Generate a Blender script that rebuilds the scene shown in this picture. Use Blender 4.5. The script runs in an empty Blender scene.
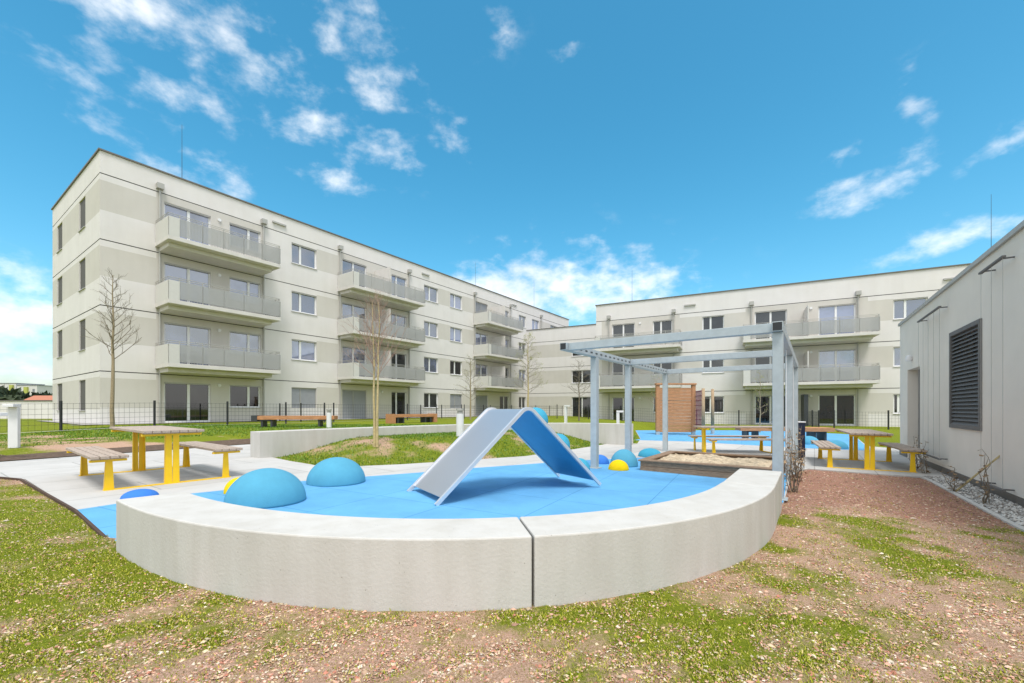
import bpy, math, random
import numpy as np
from mathutils import Vector, Matrix, noise as mnoise

random.seed(7); rng = np.random.default_rng(7)
SC = bpy.context.scene
COL = SC.collection
R = math.radians
F, CX, HY, EYE = 432.0, 512.0, 409.0, 1.05      # focal length in pixels, principal column, horizon row, eye height

# ------------------------------------------------------------------ materials
def nt(m):
    m.use_nodes = True
    return m.node_tree.nodes, m.node_tree.links

def mat(name, col, rough=.6, metal=0., var=.12, scale=6., bump=0., bscale=60., spec=.5, detail=6., col2=None, stretch=None):
    """principled surface whose colour wanders between two tones (wear, dirt) with a fine bump"""
    m = bpy.data.materials.new(name); n, l = nt(m); b = n['Principled BSDF']
    b.inputs['Roughness'].default_value = rough; b.inputs['Metallic'].default_value = metal
    b.inputs['Specular IOR Level'].default_value = spec
    tc = n.new('ShaderNodeTexCoord'); src = tc.outputs['Object']
    if stretch:
        mp = n.new('ShaderNodeMapping'); mp.inputs['Scale'].default_value = stretch
        l.new(src, mp.inputs['Vector']); src = mp.outputs['Vector']
    ns = n.new('ShaderNodeTexNoise'); ns.inputs['Scale'].default_value = scale; ns.inputs['Detail'].default_value = detail
    ns.inputs['Roughness'].default_value = .62
    l.new(src, ns.inputs['Vector'])
    rp = n.new('ShaderNodeValToRGB')
    c2 = col2 or tuple(c*(1-var) for c in col)
    c1 = tuple(min(1, c*(1+var*.5)) for c in col) if not col2 else col
    rp.color_ramp.elements[0].position = .3; rp.color_ramp.elements[1].position = .7
    rp.color_ramp.elements[0].color = (*c2, 1); rp.color_ramp.elements[1].color = (*c1, 1)
    l.new(ns.outputs['Fac'], rp.inputs['Fac']); l.new(rp.outputs['Color'], b.inputs['Base Color'])
    if bump:
        nb = n.new('ShaderNodeTexNoise'); nb.inputs['Scale'].default_value = bscale; nb.inputs['Detail'].default_value = 4
        l.new(src, nb.inputs['Vector'])
        bp = n.new('ShaderNodeBump'); bp.inputs['Strength'].default_value = bump; bp.inputs['Distance'].default_value = .01
        l.new(nb.outputs['Fac'], bp.inputs['Height']); l.new(bp.outputs['Normal'], b.inputs['Normal'])
    return m

M = {}
M['plaster']   = mat('light_plaster', (.73,.70,.69), .9, var=.05, scale=.7, bump=.25, bscale=90, spec=.2)
M['band']      = mat('beige_plaster', (.60,.57,.53), .9, var=.05, scale=.7, bump=.25, bscale=90, spec=.2)
M['grey_plaster'] = mat('grey_plaster', (.77,.71,.63), .92, var=.06, scale=1.2, bump=.35, bscale=120, spec=.15)
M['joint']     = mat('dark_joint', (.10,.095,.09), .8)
M['coping']    = mat('coping_metal', (.16,.15,.14), .5, .3)
M['frame']     = mat('white_frame', (.78,.78,.78), .4, var=.03)
M['steel_grey']= mat('grey_metal', (.42,.41,.385), .5, .2, var=.06)
M['slab']      = mat('balcony_slab', (.65,.62,.59), .85, var=.08, scale=2.5, bump=.15)
M['panel']     = mat('balcony_sheet', (.60,.585,.555), .6, var=.04)
M['shutter']   = mat('shutter_grey', (.36,.37,.39), .5, .2, var=.05)
M['black']     = mat('black_metal', (.025,.027,.03), .5, .1)
M['anthracite']= mat('anthracite', (.05,.055,.06), .45, .2)
M['louvre']    = mat('louvre_metal', (.15,.145,.14), .75, .0, var=.06)
M['navy']      = mat('navy_sheet', (.018,.025,.055), .4, var=.1)
M['yellow']    = mat('yellow_steel', (.88,.56,.008), .38, var=.06, scale=9, bump=.06, bscale=200)
M['slat']      = mat('weathered_slat', (.46,.37,.30), .8, var=.35, scale=9, bump=.3, stretch=(1,14,6))
M['wood_red']  = mat('larch_wood', (.50,.24,.11), .75, var=.38, scale=5, bump=.3, stretch=(1.2,6,9))
M['wood_old']  = mat('grey_brown_wood', (.29,.19,.12), .8, var=.45, scale=6, bump=.35, stretch=(1.5,6,9))
M['robinia']   = mat('robinia_post', (.42,.30,.18), .8, var=.35, scale=8, bump=.3, stretch=(8,8,1))
M['rope']      = mat('rope', (.22,.07,.09), .8)
M['galv']      = mat('galvanised_blue_grey', (.43,.475,.49), .45, .2, var=.10, scale=9, detail=3)
M['steel']     = mat('stainless_steel', (.68,.67,.69), .33, .8, var=.05, scale=30, stretch=(1,8,8))
M['steel_rim'] = mat('polished_steel', (.80,.80,.82), .35, .6, var=.03)
M['concrete']  = mat('cast_concrete', (.555,.54,.505), .85, var=.05, scale=2.2, bump=.2, bscale=55, spec=.25)
M['dome_blue'] = mat('dome_light_blue', (.095,.35,.50), .85, var=.08, scale=5, bump=.5, bscale=240, spec=.2)
M['dome_dark'] = mat('dome_dark_blue', (.05,.20,.60), .85, var=.06, scale=5, bump=.5, bscale=240, spec=.2)
M['dome_teal'] = mat('dome_teal', (.06,.36,.52), .85, var=.08, scale=5, bump=.5, bscale=240, spec=.2)
M['dome_yellow']=mat('dome_yellow', (.84,.56,.005), .8, var=.06, scale=5, bump=.5, bscale=240, spec=.2)
M['white']     = mat('white_coat', (.74,.74,.75), .5, var=.04)
M['bark']      = mat('young_bark', (.34,.27,.17), .9, var=.35, scale=25, bump=.3)
M['bark_grey'] = mat('grey_bark', (.20,.165,.12), .9, var=.3, scale=25)
M['bark_pale'] = mat('pale_bark', (.50,.40,.20), .9, var=.3, scale=20, bump=.3)
M['twig_red']  = mat('reddish_twigs', (.36,.24,.18), .9, var=.3, scale=20)
M['bud']       = mat('spring_buds', (.34,.36,.08), .8, var=.3, scale=20)
M['dryleaf']   = mat('dry_leaf', (.33,.22,.12), .85, var=.4, scale=20)
M['sand']      = mat('play_sand', (.55,.45,.32), .95, var=.45, scale=11, bump=.9, bscale=45, spec=.1)
M['dirt']      = mat('dark_soil', (.14,.10,.075), .95, var=.35, scale=14, bump=.6, bscale=70, spec=.1)
M['edging']    = mat('rusty_edging', (.10,.06,.04), .8, .3, var=.3, scale=12)
M['farwhite']  = mat('far_white', (.62,.60,.60), .9, var=.05, scale=.1)
M['fargrey']   = mat('far_grey', (.20,.21,.25), .6)
M['farlime']   = mat('far_lime', (.42,.44,.10), .8)
M['farroof']   = mat('far_roof', (.45,.18,.11), .9)
M['fartree']   = mat('far_foliage', (.045,.065,.03), .9, var=.4, scale=2.)
M['pebble']    = mat('pebble', (.40,.38,.35), .85, var=.3, scale=40)

def glass(name, base, tint, ior=1.6):
    m = bpy.data.materials.new(name); n, l = nt(m); b = n['Principled BSDF']
    tc = n.new('ShaderNodeTexCoord'); ns = n.new('ShaderNodeTexNoise'); ns.inputs['Scale'].default_value = .9
    l.new(tc.outputs['Object'], ns.inputs['Vector'])
    rp = n.new('ShaderNodeValToRGB'); rp.color_ramp.elements[0].color = (*base,1); rp.color_ramp.elements[1].color = (*tint,1)
    rp.color_ramp.elements[0].position = .4; rp.color_ramp.elements[1].position = .62
    oi = n.new('ShaderNodeObjectInfo'); ad = n.new('ShaderNodeMath'); ad.operation='MULTIPLY_ADD'; ad.inputs[1].default_value=.5; ad.inputs[2].default_value=-.25
    l.new(oi.outputs['Random'], ad.inputs[0]); a2 = n.new('ShaderNodeMath'); l.new(ad.outputs[0], a2.inputs[0]); l.new(ns.outputs['Fac'], a2.inputs[1])
    l.new(a2.outputs[0], rp.inputs['Fac']); l.new(rp.outputs['Color'], b.inputs['Base Color'])
    b.inputs['Roughness'].default_value = .03; b.inputs['IOR'].default_value = ior
    b.inputs['Specular IOR Level'].default_value = .8
    bp = n.new('ShaderNodeBump'); bp.inputs['Strength'].default_value = .03
    n2 = n.new('ShaderNodeTexNoise'); n2.inputs['Scale'].default_value = 1.5; l.new(tc.outputs['Object'], n2.inputs['Vector'])
    l.new(n2.outputs['Fac'], bp.inputs['Height']); l.new(bp.outputs['Normal'], b.inputs['Normal'])
    return m
M['glass'] = glass('window_glass', (.03,.045,.10), (.13,.16,.30), 2.3)  # blue tones in the base colour imitate sky reflected in the panes
M['glass_dark'] = glass('dark_window_glass', (.008,.009,.011), (.03,.032,.035))

def perforated():
    m = bpy.data.materials.new('perforated_sheet'); n, l = nt(m); b = n['Principled BSDF']
    b.inputs['Base Color'].default_value = (.43,.43,.425,1); b.inputs['Roughness'].default_value = .55
    t = n.new('ShaderNodeBsdfTransparent'); mx = n.new('ShaderNodeMixShader'); mx.inputs[0].default_value = .55
    l.new(t.outputs[0], mx.inputs[1]); l.new(b.outputs[0], mx.inputs[2]); l.new(mx.outputs[0], n['Material Output'].inputs['Surface'])
    return m
M['perf'] = perforated()

def concrete_wall(key='concrete', sc=(3.4,3.4,.5), lo=(.91,.90,.88), pores=True):
    m = M[key]; n, l = nt(m); b = n['Principled BSDF']
    old = b.inputs['Base Color'].links[0].from_socket
    tc = n.new('ShaderNodeTexCoord'); mp = n.new('ShaderNodeMapping'); mp.inputs['Scale'].default_value = sc
    l.new(tc.outputs['Object'], mp.inputs['Vector'])
    ns = n.new('ShaderNodeTexNoise'); ns.inputs['Scale'].default_value = 2.2; ns.inputs['Detail'].default_value = 5
    l.new(mp.outputs['Vector'], ns.inputs['Vector'])
    rp = n.new('ShaderNodeValToRGB'); rp.color_ramp.elements[0].position=.30; rp.color_ramp.elements[0].color=(*lo,1)
    rp.color_ramp.elements[1].position=.62; rp.color_ramp.elements[1].color=(1,1,1,1)
    l.new(ns.outputs['Fac'], rp.inputs['Fac'])
    mx = n.new('ShaderNodeMix'); mx.data_type='RGBA'; mx.blend_type='MULTIPLY'; mx.inputs['Factor'].default_value=1
    l.new(old, mx.inputs['A']); l.new(rp.outputs['Color'], mx.inputs['B'])
    if not pores:
        l.new(mx.outputs['Result'], b.inputs['Base Color']); return
    # air pores
    vo = n.new('ShaderNodeTexVoronoi'); vo.inputs['Scale'].default_value = 16; l.new(tc.outputs['Object'], vo.inputs['Vector'])
    r2 = n.new('ShaderNodeValToRGB'); r2.color_ramp.elements[0].position=.035; r2.color_ramp.elements[0].color=(.55,.53,.5,1)
    r2.color_ramp.elements[1].position=.07; r2.color_ramp.elements[1].color=(1,1,1,1)
    l.new(vo.outputs['Distance'], r2.inputs['Fac'])
    m2 = n.new('ShaderNodeMix'); m2.data_type='RGBA'; m2.blend_type='MULTIPLY'; m2.inputs['Factor'].default_value=.8
    l.new(mx.outputs['Result'], m2.inputs['A']); l.new(r2.outputs['Color'], m2.inputs['B'])
    l.new(m2.outputs['Result'], b.inputs['Base Color'])
concrete_wall()
for k_ in ('plaster','band','slab'): concrete_wall(k_, (1.3,1.3,.16), (.972,.968,.962), False)

def tiles(name, c1, c2, mortar, w, h, rot, off=.5, rough=.85, msize=.004, blotch=.12, bump=.3, bscale=150):
    m = bpy.data.materials.new(name); n, l = nt(m); b = n['Principled BSDF']; b.inputs['Roughness'].default_value = rough
    b.inputs['Specular IOR Level'].default_value = .2
    tc = n.new('ShaderNodeTexCoord'); mp = n.new('ShaderNodeMapping'); mp.inputs['Rotation'].default_value = (0,0,rot)
    l.new(tc.outputs['Object'], mp.inputs['Vector'])
    br = n.new('ShaderNodeTexBrick'); br.offset = off; br.inputs['Scale'].default_value = 1
    br.inputs['Brick Width'].default_value = w; br.inputs['Row Height'].default_value = h; br.inputs['Mortar Size'].default_value = msize
    br.inputs['Color1'].default_value = (*c1,1); br.inputs['Color2'].default_value = (*c2,1); br.inputs['Mortar'].default_value = (*mortar,1)
    l.new(mp.outputs['Vector'], br.inputs['Vector'])
    ns = n.new('ShaderNodeTexNoise'); ns.inputs['Scale'].default_value = 1.6; ns.inputs['Detail'].default_value = 8; ns.inputs['Roughness'].default_value=.65
    l.new(tc.outputs['Object'], ns.inputs['Vector'])
    rp = n.new('ShaderNodeValToRGB'); rp.color_ramp.elements[0].position=.35; rp.color_ramp.elements[1].position=.65
    rp.color_ramp.elements[0].color=(1-blotch,1-blotch,1-blotch*1.1,1); rp.color_ramp.elements[1].color=(1,1,1,1)
    l.new(ns.outputs['Fac'], rp.inputs['Fac'])
    mx = n.new('ShaderNodeMix'); mx.data_type='RGBA'; mx.blend_type='MULTIPLY'; mx.inputs['Factor'].default_value=1
    l.new(br.outputs['Color'], mx.inputs['A']); l.new(rp.outputs['Color'], mx.inputs['B'])
    l.new(mx.outputs['Result'], b.inputs['Base Color'])
    nb = n.new('ShaderNodeTexNoise'); nb.inputs['Scale'].default_value = bscale; l.new(tc.outputs['Object'], nb.inputs['Vector'])
    bp = n.new('ShaderNodeBump'); bp.inputs['Strength'].default_value = bump; bp.inputs['Distance'].default_value=.004
    l.new(nb.outputs['Fac'], bp.inputs['Height']); l.new(bp.outputs['Normal'], b.inputs['Normal'])
    return m
M['paving'] = tiles('concrete_pavers', (.55,.535,.51), (.50,.487,.465), (.36,.35,.33), 2.0, 1.0, -R(55), msize=.011)
M['rubber'] = tiles('blue_rubber', (.14,.405,.70), (.132,.39,.68), (.085,.28,.53), 1.0, 1.0, -R(62), off=0, rough=.9, msize=.007, blotch=.15, bump=.6, bscale=260)

def attr_color(name, attr, rough=.85):
    m = bpy.data.materials.new(name); n, l = nt(m); b = n['Principled BSDF']; b.inputs['Roughness'].default_value = rough
    b.inputs['Specular IOR Level'].default_value = .2
    a = n.new('ShaderNodeAttribute'); a.attribute_name = attr
    hs = n.new('ShaderNodeHueSaturation'); tc = n.new('ShaderNodeTexCoord'); ns = n.new('ShaderNodeTexNoise'); ns.inputs['Scale'].default_value = 30
    l.new(tc.outputs['Object'], ns.inputs['Vector'])
    mr = n.new('ShaderNodeMapRange'); mr.inputs['To Min'].default_value=.8; mr.inputs['To Max'].default_value=1.2
    l.new(ns.outputs['Fac'], mr.inputs['Value']); l.new(mr.outputs['Result'], hs.inputs['Value'])
    l.new(a.outputs['Color'], hs.inputs['Color']); l.new(hs.outputs['Color'], b.inputs['Base Color'])
    return m
M['stones'] = attr_color('gravel_stones', 'tone')
M['blades'] = attr_color('grass_blades', 'tone', .7)

def lawn_mat():
    m = bpy.data.materials.new('patchy_lawn'); n, l = nt(m); b = n['Principled BSDF']; b.inputs['Roughness'].default_value = .95
    b.inputs['Specular IOR Level'].default_value = .1
    tc = n.new('ShaderNodeTexCoord')
    def noise(s, d=6, r=.65):
        x = n.new('ShaderNodeTexNoise'); x.inputs['Scale'].default_value=s; x.inputs['Detail'].default_value=d; x.inputs['Roughness'].default_value=r
        l.new(tc.outputs['Object'], x.inputs['Vector']); return x.outputs['Fac']
    def ramp(f, stops):
        r = n.new('ShaderNodeValToRGB'); e = r.color_ramp.elements
        while len(e) < len(stops): e.new(.5)
        for i,(p,c) in enumerate(stops): e[i].position = p; e[i].color = (*c,1)
        l.new(f, r.inputs['Fac']); return r.outputs['Color']
    def mix(f, a, c):
        x = n.new('ShaderNodeMix'); x.data_type='RGBA'; l.new(f, x.inputs['Factor']); l.new(a, x.inputs['A']); l.new(c, x.inputs['B']); return x.outputs['Result']
    def attr(nm):
        a = n.new('ShaderNodeAttribute'); a.attribute_name = nm; return a.outputs['Fac']
    soil = ramp(noise(95,5,.85), [(.25,(.13,.08,.04)),(.42,(.38,.24,.15)),(.58,(.60,.40,.30)),(.75,(.76,.58,.47))])
    mulch = ramp(noise(80,5,.85), [(.25,(.16,.075,.05)),(.5,(.38,.20,.14)),(.75,(.56,.35,.27))])
    green = ramp(noise(70,6,.85), [(.25,(.05,.08,.008)),(.5,(.17,.21,.014)),(.75,(.38,.37,.05))])
    base = mix(attr('mulch'), soil, mulch)
    # green patches break up at a fine scale
    add = n.new('ShaderNodeMath'); add.operation='ADD'; l.new(attr('green'), add.inputs[0])
    sub = n.new('ShaderNodeMath'); sub.operation='MULTIPLY_ADD'; sub.inputs[1].default_value=.9; sub.inputs[2].default_value=-.45
    l.new(noise(30,8,.8), sub.inputs[0]); l.new(sub.outputs[0], add.inputs[1])
    mr = n.new('ShaderNodeMapRange'); mr.inputs['From Min'].default_value=.36; mr.inputs['From Max'].default_value=.66
    l.new(add.outputs[0], mr.inputs['Value'])
    c = mix(mr.outputs['Result'], base, green)
    l.new(c, b.inputs['Base Color'])
    bp = n.new('ShaderNodeBump'); bp.inputs['Strength'].default_value=.9; bp.inputs['Distance'].default_value=.02
    l.new(noise(60,5,.8), bp.inputs['Height']); l.new(bp.outputs['Normal'], b.inputs['Normal'])
    return m
M['lawn'] = lawn_mat()

# ------------------------------------------------------------------ mesh helpers
class MB:
    def __init__(s): s.v=[]; s.f=[]; s.m=[]
    def face(s, pts, mi=0):
        i=len(s.v); s.v += [tuple(p) for p in pts]; s.f.append(tuple(range(i,i+len(pts)))); s.m.append(mi)
    def box(s, x0,x1,y0,y1,z0,z1, mi=0, T=None):
        i=len(s.v); P=[(x,y,z) for z in (z0,z1) for y in (y0,y1) for x in (x0,x1)]
        if T: P=[tuple(T@Vector(p)) for p in P]
        s.v+=P
        for q in ((0,2,3,1),(4,5,7,6),(0,1,5,4),(2,6,7,3),(0,4,6,2),(1,3,7,5)):
            s.f.append(tuple(i+k for k in q)); s.m.append(mi)
    def hexa(s, P, mi=0):      # 8 points, bottom ring 4 then top ring 4
        i=len(s.v); s.v += [tuple(p) for p in P]
        for q in ((3,2,1,0),(4,5,6,7),(0,1,5,4),(1,2,6,5),(2,3,7,6),(3,0,4,7)):
            s.f.append(tuple(i+k for k in q)); s.m.append(mi)
    def tube(s, p0,p1,r0,r1=None,n=8,mi=0,cap=True):
        r1 = r0 if r1 is None else r1
        p0=Vector(p0); p1=Vector(p1); d=(p1-p0)
        if d.length<1e-6: return
        d.normalize(); a=d.orthogonal().normalized(); b=d.cross(a); i=len(s.v)
        for p,r in ((p0,r0),(p1,r1)):
            for k in range(n):
                t=2*math.pi*k/n; s.v.append(tuple(p+a*(r*math.cos(t))+b*(r*math.sin(t))))
        for k in range(n):
            s.f.append((i+k,i+(k+1)%n,i+n+(k+1)%n,i+n+k)); s.m.append(mi)
        if cap:
            s.f.append(tuple(i+k for k in reversed(range(n)))); s.m.append(mi)
            s.f.append(tuple(i+n+k for k in range(n))); s.m.append(mi)
    def path(s, pts, r, n=8, mi=0):
        for a,b in zip(pts,pts[1:]): s.tube(a,b,r,r,n,mi)
    def lathe(s, prof, n=32, mi=0, c=(0,0,0)):
        i=len(s.v)
        for r,z in prof:
            for k in range(n):
                t=2*math.pi*k/n; s.v.append((c[0]+r*math.cos(t),c[1]+r*math.sin(t),c[2]+z))
        for j in range(len(prof)-1):
            for k in range(n):
                a=i+j*n+k; b=i+j*n+(k+1)%n
                s.f.append((a,b,b+n,a+n)); s.m.append(mi)
        s.f.append(tuple(i+k for k in reversed(range(n)))); s.m.append(mi)
        o=i+(len(prof)-1)*n; s.f.append(tuple(o+k for k in range(n))); s.m.append(mi)
    def build(s, name, mats, parent=None, smooth=False, bevel=0, loc=None, rotz=0):
        me=bpy.data.meshes.new(name); me.from_pydata(s.v,[],s.f)
        if not isinstance(mats,(list,tuple)): mats=[mats]
        for x in mats: me.materials.append(M[x] if isinstance(x,str) else x)
        me.polygons.foreach_set('material_index', s.m)
        if smooth: me.polygons.foreach_set('use_smooth',[True]*len(s.f))
        me.update()
        o=bpy.data.objects.new(name,me); COL.objects.link(o)
        if parent: o.parent=parent
        if loc: o.location=loc
        o.rotation_euler.z=rotz
        if bevel:
            b=o.modifiers.new('bevel','BEVEL'); b.width=bevel; b.segments=2; b.limit_method='ANGLE'; b.angle_limit=R(40)
        return o

def tag(o, label, cat, group=None, kind=None):
    o['label']=label; o['category']=cat
    if group: o['group']=group
    if kind: o['kind']=kind
    return o
def empty(name, loc, rz=0):
    o=bpy.data.objects.new(name,None); COL.objects.link(o); o.location=loc; o.rotation_euler.z=rz; o.empty_display_size=.3; return o
def copy_tree(o, parent=None):
    c=o.copy(); COL.objects.link(c)
    if parent: c.parent=parent
    for ch in list(o.children): copy_tree(ch,c)
    return c
def sstep(a,b,x):
    t=np.clip((x-a)/(b-a),0,1); return t*t*(3-2*t)

# ------------------------------------------------------------------ ground levels
def g(x, y=0):                                   # the paving falls gently to the right
    return -.2*min(1,max(0,(x+4)/11))
def G(px, py, dz=0):                             # where a spot seen in the photo lies on the paving
    k=(px-CX)/F; d=8.
    for _ in range(20): d=(EYE-g(k*d)-dz)*F/(py-HY)
    return Vector((k*d,d,g(k*d)+dz))
def xy(px, py): p=G(px,py); return (p.x,p.y)

CC=(-.5,5.8); RO,RI=3.55,3.13                    # the round seat wall
OUT=[(-2.93,3.2),(-2.36,2.79),(-1.82,2.51),(-1.137,2.308),(-.58,2.24),(.0,2.245),(.48,2.36),(1.166,2.68),(1.70,3.08),(2.25,3.70)]
FIT=np.polyfit([math.atan2(b-CC[1],a-CC[0]) for a,b in OUT],[math.hypot(a-CC[0],b-CC[1]) for a,b in OUT],4)
A0=math.atan2(3.2-5.8,-2.93+.5); A2=math.atan2(3.70-5.8,2.25+.5)   # ends of the curved part (angles)
END=((2.25+.003,3.70+.004),(2.90,4.64),(2.57,4.88),(1.955,4.00))            # the straight end block (plan)
def rad(r,a): return r-RO+float(np.polyval(FIT,a))
def arc(r,a0,a1,n): return [(CC[0]+rad(r,a0+(a1-a0)*i/n)*math.cos(a0+(a1-a0)*i/n), CC[1]+rad(r,a0+(a1-a0)*i/n)*math.sin(a0+(a1-a0)*i/n)) for i in range(n+1)]

u=Vector((.574,.819,0)); nn=Vector((.819,-.574,0))
UT0=Vector((6.46,5.45,0)); UTD=Vector((10.69-6.46,11.9-5.45,0)).normalized()   # the utility building's long wall
UTN=Vector((-UTD.y,UTD.x,0))
mound_edge=[xy(*p) for p in ((271,457),(290,461),(317,465.5),(360,466),(400,464.3),(460,460.5),(526,456),(575,449),(611,443.3))]
utfar=UT0+UTD*7.7
PAVE=arc(3.33,A0,A2,40)+[(2.75,4.72),(3.46,5.5),(5.35,8.25),xy(808,468.5),(7.45,8.05),(8.05,7.85)]+[tuple((UT0+UTD*2.9).xy),tuple((utfar+UTN*.0).xy)]+\
     [(12.2,13.6),(12.0,14.6),(16.6,21.0),(15.4,25.2),(7.2,25.2),(5.2,17.5),(4.35,15.0)]+mound_edge[::-1]+[(-5.6,9.5),(-6.6,12.2),(-7.8,12.9),(-10.1,8.7),(-10.7,7.65),(-7.3,6.48),xy(76,511)]
PV=np.array(PAVE)
def poly_dist(X,Y,P):
    """signed distance (negative inside)"""
    d=np.full(X.shape,1e9); ins=np.zeros(X.shape,bool); n=len(P)
    for i in range(n):
        ax,ay=P[i]; bx,by=P[(i+1)%n]; ex,ey=bx-ax,by-ay
        t=np.clip(((X-ax)*ex+(Y-ay)*ey)/(ex*ex+ey*ey+1e-12),0,1)
        d=np.minimum(d,np.hypot(X-ax-t*ex,Y-ay-t*ey))
        c=((ay>Y)!=(by>Y)); 
        xi=ax+(Y-ay)/(ey if abs(ey)>1e-12 else 1e-12)*ex
        ins^= c&(X<xi)
    return np.where(ins,-d,d)

RW=[(-5.55,9.32),(-4.4,10.9),(-3.0,12.45),(-1.9,13.5),(-.6,14.45),(.7,15.05),(1.8,15.2),(2.9,14.95),(3.95,14.3)]   # curved retaining wall (centre line)
MOUND=np.array(RW+mound_edge[::-1])
def ground(X,Y):
    X=np.asarray(X,float); Y=np.asarray(Y,float)
    gg=-.2*np.clip((X+4)/11,0,1)
    d=poly_dist(X,Y,PV)
    inm=poly_dist(X,Y,MOUND)<.12
    L=np.full(X.shape,.03)
    L=np.where(Y<6.5, .005-.205*sstep(2.2,5.6,X)+.01*sstep(-3,-6,X), L)
    back=.33*(1-sstep(4.,14.,X))-.08*sstep(4.,14.,X)
    L=np.where((Y>=6.5)&(X<-4), .02+.2*sstep(8,14,Y+ -.6*(X+8)), L)
    L=np.where((Y>=6.5)&(X>=4)&(X<14), -.2, L)
    bl=sstep(13.,17.,Y-.35*np.clip(-X-5,0,9)*0)
    L=L*(1-bl)+back*bl
    L=np.where(inm,.33,L)
    w=np.where((Y<4.8)&(np.abs(X)<3.4),.2,np.where(inm,2.3,np.where(Y<9,.7,1.6)))
    s=sstep(0,1,np.clip(d/w,0,1))
    h=(gg-.018)*(1-s)+L*s
    h=np.where(d<=0, gg-.02-.07*sstep(0,.25,-d), h)
    return h
def gh(x,y): return float(ground(np.array([x]),np.array([y]))[0])

def fbm(x,y,s,o=4): return mnoise.fractal(Vector((x*s,y*s,3.7)),1.0,2.0,o)
def patch(x,y):
    """how green and how mulchy the planted ground is"""
    n=fbm(x,y,.55)*.55+fbm(x+9,y-4,2.2)*.30
    if y>6.4 and not (x>4 and y<14):
        gr=.68+n*1.15
        if y>13.5: gr=.95+n*.3
    elif x>4 and y>11.5: gr=.9+n*.3
    else:
        gr=.48+fbm(x,y,1.0)*.34+fbm(x+9,y-4,3.0)*.42
        gr+=.22*max(0,min(1,(-x-1.0)/1.6))            # greener lawn to the left
        gr+=.30*math.exp(-((x-.75)/.8)**2-((y-2.0)/.3)**2)
        gr+=.30*math.exp(-((x-4.2)/1.6)**2-((y-4.1-.12*(x-4))/.40)**2)+.2*math.exp(-((x-2.5)/.7)**2-((y-3.4)/.5)**2)
        gr-=.20*math.exp(-((x-2.4)/.7)**2-((y-2.1)/.5)**2)+.16*math.exp(-((x+.7)/.7)**2-((y-1.8)/.4)**2)
    m=0.
    if x>2.7 and y<11.4:
        e=y-(4.75+.25*math.sin(x*2.1)+.5*fbm(x,y,.8)-.02*x)
        e+=.35*fbm(x,y,3.1); m=max(0,min(1,e/.7+.3)); gr-=.5*m
    if x<-4.4 and 4<y<7.2:
        m2=max(0,min(1,(y-(5.9+.0*x))/.5)); gr-=.4*m2; m=max(m,.35*m2)
    return gr,m

# ------------------------------------------------------------------ setting: lawn sheet
def axis(lo,hi,fine,steps):
    """fine-graded coordinates"""
    out=[]; x=lo
    while x<hi: out.append(x); x+=steps(x)
    out.append(hi); return out
far=[30*1.35**i for i in range(14)]
xs=[-16-f for f in far[::-1]]+axis(-22,24,0,lambda x:.07 if -5<x<5.5 else (.16 if -14<x<14 else .5))+[24+f for f in far]
ys=[-6-f for f in far[::-1]]+axis(-6,62,0,lambda y:.5 if y<.6 else (.07 if y<5.5 else (.16 if y<17 else (.35 if y<26 else 1.2))))+[62+f for f in far]
X,Y=np.meshgrid(np.array(xs),np.array(ys)); H=ground(X,Y)
ny,nx=X.shape
near=(X>-24)&(X<25)&(Y>-6)&(Y<40)
H=H+np.where(near&(poly_dist(X,Y,PV)>.05),rng.normal(0,.004,X.shape),0)
verts=np.stack([X,Y,H],-1).reshape(-1,3)
idx=np.arange(ny*nx).reshape(ny,nx)
faces=np.stack([idx[:-1,:-1],idx[:-1,1:],idx[1:,1:],idx[1:,:-1]],-1).reshape(-1,4)
me=bpy.data.meshes.new('lawn'); me.vertices.add(len(verts)); me.vertices.foreach_set('co',verts.ravel())
me.loops.add(faces.size); me.loops.foreach_set('vertex_index',faces.ravel().astype(np.int32))
me.polygons.add(len(faces)); me.polygons.foreach_set('loop_start',np.arange(0,faces.size,4,dtype=np.int32)); me.polygons.foreach_set('loop_total',np.full(len(faces),4,np.int32))
me.update(calc_edges=True); me.polygons.foreach_set('use_smooth',np.ones(len(faces),bool))
GA=np.empty(len(verts),np.float32); MA=np.empty(len(verts),np.float32)
for i,(x,y,z) in enumerate(verts):
    GA[i],MA[i]=patch(x,y) if (abs(x)<30 and -7<y<62) else (.95,0.)
for nm,arr in (('green',GA),('mulch',MA)):
    a=me.attributes.new(nm,'FLOAT','POINT'); a.data.foreach_set('value',arr)
me.materials.append(M['lawn'])
lawn=bpy.data.objects.new('lawn',me); COL.objects.link(lawn); lawn['kind']='structure'

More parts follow.
